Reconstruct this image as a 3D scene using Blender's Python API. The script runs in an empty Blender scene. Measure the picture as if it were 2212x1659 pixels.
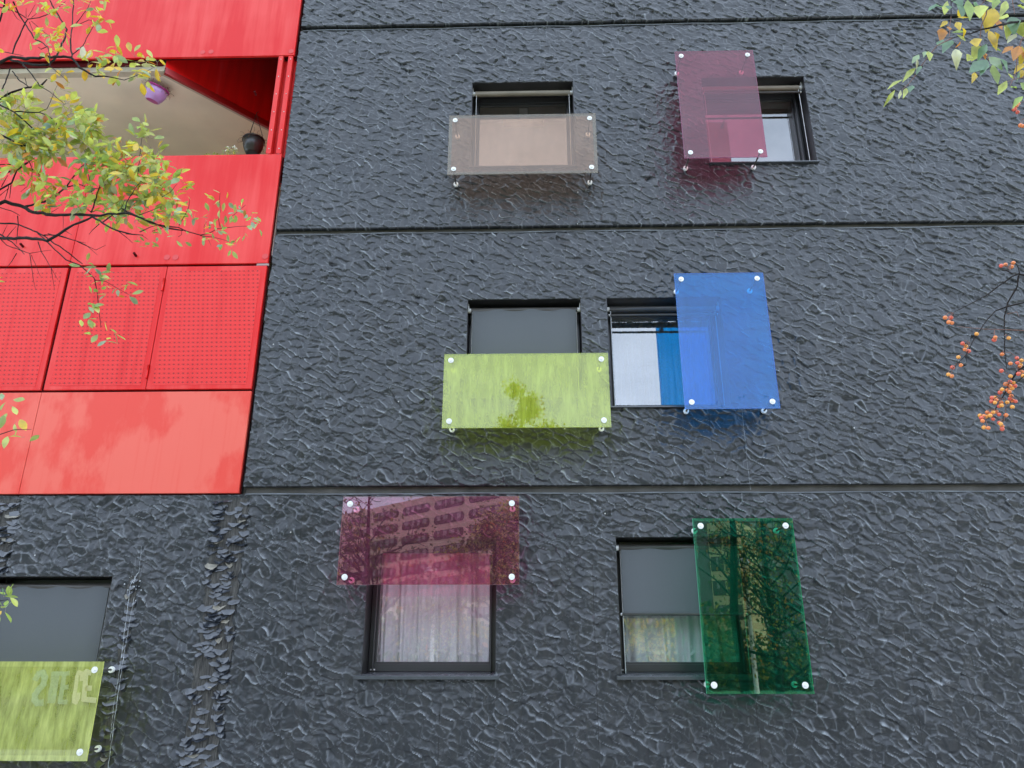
import bpy, math, random
import numpy as np
from mathutils import Vector, Matrix
R = math.radians
random.seed(7)
C = bpy.context.scene.collection
S = bpy.context.scene

# ------------------------------------------------------------------ camera
PW, PH = 2212.0, 1659.0          # layout units read off the photograph
YAW, PITCH, ROLL, FL, DIST = -0.0247013, 0.3539818, 0.0011125, 1640.03, 6.9943
def basis():
    cy, sy, cp, sp = math.cos(YAW), math.sin(YAW), math.cos(PITCH), math.sin(PITCH)
    f = Vector((sy*cp, cy*cp, sp)); r0 = Vector((cy, -sy, 0)); u0 = r0.cross(f)
    cr, sr = math.cos(ROLL), math.sin(ROLL)
    return r0*cr + u0*sr, u0*cr - r0*sr, f
CR, CU, CF = basis()
CAM = Vector((0, -DIST, 1.6))
cd = bpy.data.cameras.new('camera'); cam = bpy.data.objects.new('camera', cd); C.objects.link(cam)
m = Matrix((CR, CU, -CF)).transposed().to_4x4(); m.translation = CAM
cam.matrix_world = m
cd.sensor_width = 36; cd.lens = 36*FL/PW; cd.clip_start = 0.05; cd.clip_end = 2000
S.camera = cam
def ray(px, py): return CF*FL + CR*(px-PW/2) + CU*(PH/2-py)
def at(px, py, Y=0.0):
    d = ray(px, py); t = (Y+DIST)/d.y
    return CAM + d*t
def atz(px, py, Z):
    d = ray(px, py); return CAM + d*((Z-1.6)/d.z)
def mir(px, py, dist):            # where a thing must stand to be mirrored by the coloured sheets there
    d = ray(px, py); t = (dist+DIST)/d.y
    p = CAM + d*t
    return Vector((p.x, -0.62-p.y, p.z))

# ------------------------------------------------------------------ world, sun, exposure
SUN_EL, SUN_ROT = 38.0, 60.0
w = bpy.data.worlds.new('World'); S.world = w; w.use_nodes = True
nt = w.node_tree; nt.nodes.clear()
def N(nt, t, **k):
    n = nt.nodes.new(t)
    for a, b in k.items(): setattr(n, a, b)
    return n
out = N(nt, 'ShaderNodeOutputWorld'); bg = N(nt, 'ShaderNodeBackground'); bg.inputs[1].default_value = 0.12
sky = N(nt, 'ShaderNodeTexSky', sky_type='NISHITA', sun_disc=False, sun_elevation=R(SUN_EL), sun_rotation=R(SUN_ROT))
sky.air_density = 1.0; sky.dust_density = 2.0
tc = N(nt, 'ShaderNodeTexCoord'); mp = N(nt, 'ShaderNodeMapping'); mp.inputs['Scale'].default_value = (1, 1, 2.4)
nz = N(nt, 'ShaderNodeTexNoise'); nz.inputs['Scale'].default_value = 2.3; nz.inputs['Detail'].default_value = 7; nz.inputs['Roughness'].default_value = .6
cr = N(nt, 'ShaderNodeValToRGB'); cr.color_ramp.elements[0].position = .34; cr.color_ramp.elements[1].position = .62
cr.color_ramp.elements[0].color = (.5, .5, .5, 1); cr.color_ramp.elements[1].color = (.94, .94, .94, 1)
mx = N(nt, 'ShaderNodeMixRGB'); mx.inputs[2].default_value = (11.0, 12.9, 15.9, 1)
nt.links.new(tc.outputs['Generated'], mp.inputs[0]); nt.links.new(mp.outputs[0], nz.inputs[0]); nt.links.new(nz.outputs[0], cr.inputs[0])
nt.links.new(cr.outputs[0], mx.inputs[0]); nt.links.new(sky.outputs[0], mx.inputs[1]); nt.links.new(mx.outputs[0], bg.inputs[0]); nt.links.new(bg.outputs[0], out.inputs[0])
sd = bpy.data.lights.new('sun', 'SUN'); sd.energy = 2.6; sd.angle = R(0.8); sd.color = (1, .93, .82)
so = bpy.data.objects.new('sun', sd); C.objects.link(so)
# the sun stands behind the building (towards +y, a little to the right)
sdir = Vector((math.sin(R(SUN_ROT))*math.cos(R(SUN_EL)), math.cos(R(SUN_ROT))*math.cos(R(SUN_EL)), math.sin(R(SUN_EL))))
so.rotation_euler = sdir.to_track_quat('Z', 'Y').to_euler(); so.location = (0, 30, 40)
S.view_settings.view_transform = 'Standard'; S.view_settings.look = 'None'; S.view_settings.gamma = 1; S.view_settings.exposure = 1.05
S.cycles.max_bounces = 12; S.cycles.transparent_max_bounces = 24; S.cycles.transmission_bounces = 8; S.cycles.glossy_bounces = 5; S.cycles.diffuse_bounces = 3
S.cycles.caustics_reflective = False; S.cycles.caustics_refractive = False

# ------------------------------------------------------------------ materials
MATS = {}
def newmat(name):
    m = bpy.data.materials.new(name); m.use_nodes = True; MATS[name] = m
    return m, m.node_tree, m.node_tree.nodes['Principled BSDF'], m.node_tree.nodes['Material Output']
def L(nt, a, b): nt.links.new(a, b)
def mat(name, col, rough=.6, metal=0., var=.12, scale=8., bump=0., bscale=60., coat=0., spec=.5, stretch=(1,1,1)):
    m, nt, p, o = newmat(name)
    tc = N(nt, 'ShaderNodeTexCoord'); mp = N(nt, 'ShaderNodeMapping'); mp.inputs['Scale'].default_value = stretch
    nz = N(nt, 'ShaderNodeTexNoise'); nz.inputs['Scale'].default_value = scale; nz.inputs['Detail'].default_value = 5
    L(nt, tc.outputs['Object'], mp.inputs[0]); L(nt, mp.outputs[0], nz.inputs[0])
    r = N(nt, 'ShaderNodeValToRGB'); r.color_ramp.elements[0].position = .3; r.color_ramp.elements[1].position = .7
    r.color_ramp.elements[0].color = tuple(c*(1-var) for c in col)+(1,); r.color_ramp.elements[1].color = tuple(min(1, c*(1+var)) for c in col)+(1,)
    L(nt, nz.outputs[0], r.inputs[0]); L(nt, r.outputs[0], p.inputs['Base Color'])
    p.inputs['Roughness'].default_value = rough; p.inputs['Metallic'].default_value = metal
    p.inputs['Coat Weight'].default_value = coat; p.inputs['Specular IOR Level'].default_value = spec
    if bump:
        n2 = N(nt, 'ShaderNodeTexNoise'); n2.inputs['Scale'].default_value = bscale; n2.inputs['Detail'].default_value = 4
        b = N(nt, 'ShaderNodeBump'); b.inputs['Strength'].default_value = bump; b.inputs['Distance'].default_value = .01
        L(nt, mp.outputs[0], n2.inputs[0]); L(nt, n2.outputs[0], b.inputs['Height']); L(nt, b.outputs[0], p.inputs['Normal'])
    return m
def M2(nt, op, a, b=None, c=None, clamp=False):
    n = N(nt, 'ShaderNodeMath', operation=op); n.use_clamp = clamp
    for i, v in enumerate((a, b, c)):
        if v is None: continue
        if isinstance(v, (int, float)): n.inputs[i].default_value = v
        else: L(nt, v, n.inputs[i])
    return n.outputs[0]

# crumpled black membrane: relief is in the mesh, the material carries paint, dust, seams, specks and light painted on the crests
def membrane():
    m, nt, p, o = newmat('black_membrane')
    tc = N(nt, 'ShaderNodeTexCoord'); P = tc.outputs['Object']
    sx = N(nt, 'ShaderNodeSeparateXYZ'); L(nt, P, sx.inputs[0])
    n1 = N(nt, 'ShaderNodeTexNoise'); n1.inputs['Scale'].default_value = 1.1; n1.inputs['Detail'].default_value = 6; L(nt, P, n1.inputs[0])
    r = N(nt, 'ShaderNodeValToRGB'); r.color_ramp.elements[0].position = .32; r.color_ramp.elements[1].position = .72
    r.color_ramp.elements[0].color = (.013, .015, .018, 1); r.color_ramp.elements[1].color = (.023, .0255, .029, 1); L(nt, n1.outputs[0], r.inputs[0])
    # vertical rain-washed streaks
    mp = N(nt, 'ShaderNodeMapping'); mp.inputs['Scale'].default_value = (22, 22, 1.6); L(nt, P, mp.inputs[0])
    n2 = N(nt, 'ShaderNodeTexNoise'); n2.inputs['Scale'].default_value = 1; n2.inputs['Detail'].default_value = 5; L(nt, mp.outputs[0], n2.inputs[0])
    st = N(nt, 'ShaderNodeMapRange'); st.inputs[1].default_value = .45; st.inputs[2].default_value = .8; st.inputs[3].default_value = 0; st.inputs[4].default_value = .4; L(nt, n2.outputs[0], st.inputs[0])
    c1 = N(nt, 'ShaderNodeMixRGB'); L(nt, st.outputs[0], c1.inputs[0]); L(nt, r.outputs[0], c1.inputs[1]); c1.inputs[2].default_value = (.056, .053, .049, 1)
    wa = N(nt, 'ShaderNodeAttribute', attribute_name='crest_light')
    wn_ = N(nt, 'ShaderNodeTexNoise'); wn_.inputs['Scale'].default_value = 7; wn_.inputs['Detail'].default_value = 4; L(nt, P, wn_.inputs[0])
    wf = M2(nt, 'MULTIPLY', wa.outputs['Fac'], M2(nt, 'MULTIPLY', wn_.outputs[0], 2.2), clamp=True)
    cw_ = N(nt, 'ShaderNodeMixRGB'); L(nt, wf, cw_.inputs[0]); L(nt, c1.outputs[0], cw_.inputs[1]); cw_.inputs[2].default_value = (.28, .30, .32, 1); c1 = cw_  # pale crests: light caught on the folds, put into the colour
    # lap seams between the sheets, every 1.33 m, offset per storey
    zi = M2(nt, 'FLOOR', M2(nt, 'DIVIDE', M2(nt, 'SUBTRACT', sx.outputs[2], 3.098), 2.8))
    wob = N(nt, 'ShaderNodeTexNoise'); wob.inputs['Scale'].default_value = 9; L(nt, P, wob.inputs[0])
    xx = M2(nt, 'ADD', sx.outputs[0], M2(nt, 'MULTIPLY', wob.outputs[0], .02))
    xx = M2(nt, 'ADD', xx, M2(nt, 'MULTIPLY', zi, .17))
    fr = M2(nt, 'ABSOLUTE', M2(nt, 'SUBTRACT', M2(nt, 'FRACT', M2(nt, 'DIVIDE', M2(nt, 'ADD', xx, 9.62), 1.335)), .5))
    seam = M2(nt, 'LESS_THAN', fr, .0026)
    brk = N(nt, 'ShaderNodeTexNoise'); brk.inputs['Scale'].default_value = 5; L(nt, P, brk.inputs[0])
    seam = M2(nt, 'MULTIPLY', seam, M2(nt, 'GREATER_THAN', brk.outputs[0], .47))
    c2 = N(nt, 'ShaderNodeMixRGB'); L(nt, seam, c2.inputs[0]); L(nt, c1.outputs[0], c2.inputs[1]); c2.inputs[2].default_value = (.012, .012, .014, 1)
    # bird lime and lime specks
    v = N(nt, 'ShaderNodeTexVoronoi'); v.inputs['Scale'].default_value = 5.5; L(nt, P, v.inputs[0])
    sp = M2(nt, 'LESS_THAN', v.outputs['Distance'], .035)
    vr = N(nt, 'ShaderNodeSeparateColor'); L(nt, v.outputs['Color'], vr.inputs[0])
    sp = M2(nt, 'MULTIPLY', sp, M2(nt, 'GREATER_THAN', vr.outputs[0], .72))
    c3 = N(nt, 'ShaderNodeMixRGB'); L(nt, sp, c3.inputs[0]); L(nt, c2.outputs[0], c3.inputs[1]); c3.inputs[2].default_value = (.5, .5, .48, 1)
    L(nt, c3.outputs[0], p.inputs['Base Color'])
    p.inputs['Roughness'].default_value = .31; p.inputs['Specular IOR Level'].default_value = .52
    n3 = N(nt, 'ShaderNodeTexNoise'); n3.inputs['Scale'].default_value = 45; n3.inputs['Detail'].default_value = 5; L(nt, P, n3.inputs[0])
    b = N(nt, 'ShaderNodeBump'); b.inputs['Strength'].default_value = .25; b.inputs['Distance'].default_value = .004
    L(nt, n3.outputs[0], b.inputs['Height']); L(nt, b.outputs[0], p.inputs['Normal'])
    return m
MEM = membrane()
MEM_FLAT = mat('black_membrane_flat', (.095, .087, .077), .6, var=.3, scale=6, bump=.2, bscale=20, stretch=(1, 1, 1))

def redmat(name, col, streak, fade, amt, seed, sv=.55, lo=.19, hi=.36):
    m, nt, p, o = newmat(name)
    tc = N(nt, 'ShaderNodeTexCoord'); P = tc.outputs['Object']
    mp = N(nt, 'ShaderNodeMapping'); mp.inputs['Scale'].default_value = (7 if sv < 1 else 3, 7, sv); mp.inputs['Location'].default_value = (seed, seed*.7, seed*1.3); L(nt, P, mp.inputs[0])
    n1 = N(nt, 'ShaderNodeTexNoise'); n1.inputs['Scale'].default_value = 1; n1.inputs['Detail'].default_value = 6; n1.inputs['Roughness'].default_value = .6; L(nt, mp.outputs[0], n1.inputs[0])
    n0 = N(nt, 'ShaderNodeTexNoise'); n0.inputs['Scale'].default_value = .9; n0.inputs['Detail'].default_value = 3; L(nt, P, n0.inputs[0])
    g = M2(nt, 'MULTIPLY', n1.outputs[0], n0.outputs[0])
    r = N(nt, 'ShaderNodeMapRange'); r.inputs[1].default_value = lo; r.inputs[2].default_value = hi; r.inputs[4].default_value = amt; L(nt, g, r.inputs[0])
    a = N(nt, 'ShaderNodeMixRGB'); L(nt, r.outputs[0], a.inputs[0]); a.inputs[1].default_value = col+(1,); a.inputs[2].default_value = fade+(1,)
    mp2 = N(nt, 'ShaderNodeMapping'); mp2.inputs['Scale'].default_value = (26, 26, .8); mp2.inputs['Location'].default_value = (seed*3, 0, seed); L(nt, P, mp2.inputs[0])
    n2 = N(nt, 'ShaderNodeTexNoise'); n2.inputs['Scale'].default_value = 1; n2.inputs['Detail'].default_value = 3; L(nt, mp2.outputs[0], n2.inputs[0])
    r2 = N(nt, 'ShaderNodeMapRange'); r2.inputs[1].default_value = .56; r2.inputs[2].default_value = .74; r2.inputs[4].default_value = .22; L(nt, n2.outputs[0], r2.inputs[0])
    b = N(nt, 'ShaderNodeMixRGB'); L(nt, r2.outputs[0], b.inputs[0]); L(nt, a.outputs[0], b.inputs[1]); b.inputs[2].default_value = streak+(1,)
    L(nt, b.outputs[0], p.inputs['Base Color']); p.inputs['Roughness'].default_value = .38; p.inputs['Specular IOR Level'].default_value = .28
    n3 = N(nt, 'ShaderNodeTexNoise'); n3.inputs['Scale'].default_value = 1.6; n3.inputs['Detail'].default_value = 2; L(nt, P, n3.inputs[0])
    bp = N(nt, 'ShaderNodeBump'); bp.inputs['Strength'].default_value = .25; bp.inputs['Distance'].default_value = .02; L(nt, n3.outputs[0], bp.inputs['Height']); L(nt, bp.outputs[0], p.inputs['Normal'])
    return m
RED = redmat('red_metal', (.66, .008, .006), (.58, .005, .004), (.74, .055, .045), 1.0, 1.7)
RED_FADE = redmat('red_metal_faded', (.70, .062, .040), (.68, .030, .018), (.74, .125, .085), .9, 5.2, 1.5, .22, .29)
RED_IN = mat('red_metal_glossy', (.80, .012, .012), .16, var=.12, scale=1.2, stretch=(10, 10, 1), coat=.8)
RED_GAP = mat('red_joint_shadow_gasket', (.07, .004, .004), .8, spec=.1)

def perf():
    m, nt, p, o = newmat('red_perforated')
    tc = N(nt, 'ShaderNodeTexCoord'); P = tc.outputs['Object']
    sx = N(nt, 'ShaderNodeSeparateXYZ'); L(nt, P, sx.inputs[0])
    u = M2(nt, 'DIVIDE', sx.outputs[0], .0475); v = M2(nt, 'DIVIDE', sx.outputs[2], .0475)
    row = M2(nt, 'FLOOR', v)
    u = M2(nt, 'ADD', u, M2(nt, 'MULTIPLY', row, .13))
    fu = M2(nt, 'FRACT', u); fv = M2(nt, 'FRACT', v)
    def dot(cx, cy, rad):
        dx = M2(nt, 'SUBTRACT', fu, cx); dy = M2(nt, 'SUBTRACT', fv, cy)
        d = M2(nt, 'SQRT', M2(nt, 'ADD', M2(nt, 'MULTIPLY', dx, dx), M2(nt, 'MULTIPLY', dy, dy)))
        return M2(nt, 'LESS_THAN', d, rad)
    big = dot(.5, .5, .13)
    sm = None
    for c in ((.24, .38, .085), (.76, .38, .085), (.3, .66, .08), (.70, .68, .08), (.5, .2, .07), (.08, .56, .075), (.92, .24, .06)):
        s_ = dot(*c); sm = s_ if sm is None else M2(nt, 'MAXIMUM', sm, s_)
    ridge = M2(nt, 'GREATER_THAN', fv, .93)
    a = N(nt, 'ShaderNodeMixRGB'); L(nt, M2(nt, 'MULTIPLY', sm, .5), a.inputs[0]); a.inputs[1].default_value = (.74, .030, .025, 1); a.inputs[2].default_value = (.24, .012, .011, 1)
    b = N(nt, 'ShaderNodeMixRGB'); L(nt, big, b.inputs[0]); L(nt, a.outputs[0], b.inputs[1]); b.inputs[2].default_value = (.05, .003, .003, 1)
    mp2 = N(nt, 'ShaderNodeMapping'); mp2.inputs['Scale'].default_value = (9, 9, .5); L(nt, P, mp2.inputs[0])
    n2 = N(nt, 'ShaderNodeTexNoise'); n2.inputs['Scale'].default_value = 1; n2.inputs['Detail'].default_value = 5; L(nt, mp2.outputs[0], n2.inputs[0])
    r2 = N(nt, 'ShaderNodeMapRange'); r2.inputs[1].default_value = .52; r2.inputs[2].default_value = .72; r2.inputs[4].default_value = .75; L(nt, n2.outputs[0], r2.inputs[0])
    c = N(nt, 'ShaderNodeMixRGB', blend_type='MULTIPLY'); L(nt, r2.outputs[0], c.inputs[0]); L(nt, b.outputs[0], c.inputs[1]); c.inputs[2].default_value = (.86, .35, .35, 1)
    L(nt, c.outputs[0], p.inputs['Base Color']); p.inputs['Roughness'].default_value = .45; p.inputs['Specular IOR Level'].default_value = .28
    h = M2(nt, 'SUBTRACT', M2(nt, 'MULTIPLY', ridge, .5), M2(nt, 'MAXIMUM', big, M2(nt, 'MULTIPLY', sm, .6)))
    bp = N(nt, 'ShaderNodeBump'); bp.inputs['Strength'].default_value = .5; bp.inputs['Distance'].default_value = .003; L(nt, h, bp.inputs['Height']); L(nt, bp.outputs[0], p.inputs['Normal'])
    return m
PERF = perf()

# clear and tinted sheets: clear-coat reflection by angle over a see-through body
def sheet(name, tint, refl=.05, dirt=.1, dirtcol=(.8, .8, .8), patchy=.5, rim=None, hw=.78, hh=.38, streak=1.0):
    m, nt, p, o = newmat(name); nt.nodes.remove(p)
    geo = N(nt, 'ShaderNodeNewGeometry')
    dp = N(nt, 'ShaderNodeVectorMath', operation='DOT_PRODUCT'); L(nt, geo.outputs['Incoming'], dp.inputs[0]); L(nt, geo.outputs['Normal'], dp.inputs[1])
    c = M2(nt, 'ABSOLUTE', dp.outputs['Value']); f5 = M2(nt, 'POWER', M2(nt, 'SUBTRACT', 1, c, clamp=True), 5)
    fres = M2(nt, 'ADD', refl, M2(nt, 'MULTIPLY', f5, 1-refl))
    tr = N(nt, 'ShaderNodeBsdfTransparent'); gl = N(nt, 'ShaderNodeBsdfGlossy'); gl.inputs['Roughness'].default_value = .0; gl.inputs['Color'].default_value = (1, 1, 1, 1)
    tc = N(nt, 'ShaderNodeTexCoord'); P = tc.outputs['Object']
    df = N(nt, 'ShaderNodeBsdfDiffuse'); tl = N(nt, 'ShaderNodeBsdfTranslucent')
    df.inputs[0].default_value = dirtcol+(1,); tl.inputs[0].default_value = dirtcol+(1,)
    dd = N(nt, 'ShaderNodeMixShader'); dd.inputs[0].default_value = .5; L(nt, df.outputs[0], dd.inputs[1]); L(nt, tl.outputs[0], dd.inputs[2])
    mp = N(nt, 'ShaderNodeMapping'); mp.inputs['Scale'].default_value = (14, 14, 14-11*streak); L(nt, P, mp.inputs[0])
    n1 = N(nt, 'ShaderNodeTexNoise'); n1.inputs['Scale'].default_value = 1; n1.inputs['Detail'].default_value = 6; n1.inputs['Roughness'].default_value = .65; L(nt, mp.outputs[0], n1.inputs[0])
    r = N(nt, 'ShaderNodeMapRange'); r.inputs[1].default_value = .35; r.inputs[2].default_value = .68; r.inputs[3].default_value = dirt*(1-patchy); r.inputs[4].default_value = dirt*(1+patchy); L(nt, n1.outputs[0], r.inputs[0])
    n9 = N(nt, 'ShaderNodeTexNoise'); n9.inputs['Scale'].default_value = 160; n9.inputs['Detail'].default_value = 2; L(nt, P, n9.inputs[0])
    r9 = N(nt, 'ShaderNodeMapRange'); r9.inputs[1].default_value = .62; r9.inputs[2].default_value = .72; r9.inputs[4].default_value = dirt*.25; L(nt, n9.outputs[0], r9.inputs[0])
    dfac = M2(nt, 'ADD', r.outputs[0], r9.outputs[0], clamp=True)
    col = None
    if rim:
        sx = N(nt, 'ShaderNodeSeparateXYZ'); L(nt, P, sx.inputs[0])
        nr = N(nt, 'ShaderNodeTexNoise'); nr.inputs['Scale'].default_value = 9; nr.inputs['Detail'].default_value = 5; L(nt, P, nr.inputs[0])
        wob = M2(nt, 'MULTIPLY', M2(nt, 'SUBTRACT', nr.outputs[0], .5), rim[2])
        ex = M2(nt, 'SUBTRACT', hw, M2(nt, 'ABSOLUTE', sx.outputs[0])); ez = M2(nt, 'SUBTRACT', hh, M2(nt, 'ABSOLUTE', sx.outputs[2]))
        e = M2(nt, 'ADD', M2(nt, 'MINIMUM', ex, ez), wob)
        rm = N(nt, 'ShaderNodeMapRange'); rm.inputs[1].default_value = rim[1]; rm.inputs[2].default_value = rim[1]*.8; L(nt, e, rm.inputs[0])
        cm = N(nt, 'ShaderNodeMixRGB'); L(nt, rm.outputs[0], cm.inputs[0]); cm.inputs[1].default_value = tuple(math.sqrt(t) for t in tint)+(1,); cm.inputs[2].default_value = tuple(math.sqrt(t) for t in rim[0])+(1,)
        L(nt, cm.outputs[0], tr.inputs[0])
        dfac = M2(nt, 'ADD', dfac, M2(nt, 'MULTIPLY', rm.outputs[0], rim[3]), clamp=True)
    else:
        tr.inputs[0].default_value = tuple(math.sqrt(t) for t in tint)+(1,)
    a = N(nt, 'ShaderNodeMixShader'); L(nt, dfac, a.inputs[0]); L(nt, tr.outputs[0], a.inputs[1]); L(nt, dd.outputs[0], a.inputs[2])
    b = N(nt, 'ShaderNodeMixShader'); L(nt, fres, b.inputs[0]); L(nt, a.outputs[0], b.inputs[1]); L(nt, gl.outputs[0], b.inputs[2])
    L(nt, b.outputs[0], o.inputs[0])
    return m
PANE = sheet('window_glass', (.96, .98, .98), refl=.21, dirt=.004)
EDGE = {}
def edgemat(name, col): return mat(name, col, .3, var=.05)

FRAME = mat('frame_black_aluminium', (.030, .030, .032), .32, var=.1, metal=.0, spec=.7)
REVEAL = mat('reveal_black_metal', (.022, .021, .022), .38, var=.25, scale=5, spec=.6)
SILL = mat('sill_dark_metal', (.05, .055, .062), .25, var=.2, scale=12, spec=.9)
BLIND = mat('blind_fabric_charcoal', (.085, .092, .098), .7, var=.06, scale=200, bump=.25, bscale=420)
TUBE = mat('blind_tube_dark', (.05, .045, .04), .35, var=.1)
TUBE_BEIGE = mat('blind_tube_khaki', (.20, .17, .125), .4, var=.12)
STEEL = mat('galvanised_steel', (.62, .62, .6), .35, metal=.25, var=.12, scale=30)
ROD = mat('steel_rod_dark', (.12, .11, .10), .4, metal=.5, var=.2)
ROOM = mat('room_plaster', (.30, .27, .24), .9)
def tmat(name, col, alpha, tlc=.5):
    m, nt, p, o = newmat(name); nt.nodes.remove(p)
    df = N(nt, 'ShaderNodeBsdfDiffuse'); tl = N(nt, 'ShaderNodeBsdfTranslucent'); tr = N(nt, 'ShaderNodeBsdfTransparent')
    df.inputs[0].default_value = col+(1,); tl.inputs[0].default_value = col+(1,)
    a = N(nt, 'ShaderNodeMixShader'); a.inputs[0].default_value = tlc; L(nt, df.outputs[0], a.inputs[1]); L(nt, tl.outputs[0], a.inputs[2])
    tc = N(nt, 'ShaderNodeTexCoord'); nz = N(nt, 'ShaderNodeTexNoise'); nz.inputs['Scale'].default_value = 90; L(nt, tc.outputs['Object'], nz.inputs[0])
    r = N(nt, 'ShaderNodeMapRange'); r.inputs[3].default_value = max(0, alpha-.12); r.inputs[4].default_value = min(1, alpha+.12); L(nt, nz.outputs[0], r.inputs[0])
    b = N(nt, 'ShaderNodeMixShader'); L(nt, r.outputs[0], b.inputs[0]); L(nt, tr.outputs[0], b.inputs[1]); L(nt, a.outputs[0], b.inputs[2]); L(nt, b.outputs[0], o.inputs[0])
    return m
VOILE = tmat('curtain_voile', (.95, .95, .96), .90, .12)
VOILE_DENSE = tmat('curtain_lace_motif', (.95, .95, .97), .9)
CREAM = mat('soffit_cream_render', (.86, .77, .60), .85, var=.12, scale=1.2)
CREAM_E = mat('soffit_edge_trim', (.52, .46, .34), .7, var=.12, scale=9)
DARK = mat('dark_interior', (.05, .04, .035), .8)
BARK = mat('bark_dark', (.018, .014, .012), .85, spec=.25, var=.35, scale=40, bump=.6, bscale=90)
TWIG = mat('twig_reddish', (.16, .075, .055), .7, var=.3, scale=60)
TWIG_PALE = mat('twig_pale', (.26, .22, .15), .7, var=.2, scale=60)
def leafmat(name, col, tcol, gloss=.06):
    m, nt, p, o = newmat(name); nt.nodes.remove(p)
    tc = N(nt, 'ShaderNodeTexCoord'); nz = N(nt, 'ShaderNodeTexNoise'); nz.inputs['Scale'].default_value = 14; nz.inputs['Detail'].default_value = 3; L(nt, tc.outputs['Object'], nz.inputs[0])
    def rr(c, n=.25):
        r = N(nt, 'ShaderNodeValToRGB'); r.color_ramp.elements[0].position = .35; r.color_ramp.elements[1].position = .65
        r.color_ramp.elements[0].color = tuple(v*(1-n) for v in c)+(1,); r.color_ramp.elements[1].color = tuple(min(1, v*(1+n)) for v in c)+(1,)
        L(nt, nz.outputs[0], r.inputs[0]); return r.outputs[0]
    df = N(nt, 'ShaderNodeBsdfDiffuse'); tl = N(nt, 'ShaderNodeBsdfTranslucent'); gl = N(nt, 'ShaderNodeBsdfGlossy'); gl.inputs['Roughness'].default_value = .35
    L(nt, rr(col), df.inputs[0]); L(nt, rr(tcol), tl.inputs[0])
    a = N(nt, 'ShaderNodeMixShader'); a.inputs[0].default_value = .45; L(nt, df.outputs[0], a.inputs[1]); L(nt, tl.outputs[0], a.inputs[2])
    b = N(nt, 'ShaderNodeMixShader'); b.inputs[0].default_value = gloss; L(nt, a.outputs[0], b.inputs[1]); L(nt, gl.outputs[0], b.inputs[2]); L(nt, b.outputs[0], o.inputs[0])
    return m
LF = [leafmat('leaf_green', (.30, .42, .09), (.44, .58, .10)), leafmat('leaf_yellow_green', (.50, .56, .12), (.66, .70, .12)),
      leafmat('leaf_yellow', (.72, .50, .04), (.85, .58, .03)), leafmat('leaf_grey_green', (.28, .40, .18), (.34, .48, .16), .10),
      leafmat('leaf_orange', (.55, .22, .03), (.75, .28, .02)), leafmat('leaf_blue_green', (.14, .26, .15), (.20, .36, .13), .07),
      leafmat('leaf_pale', (.50, .50, .22), (.62, .60, .22), .14)]

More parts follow.
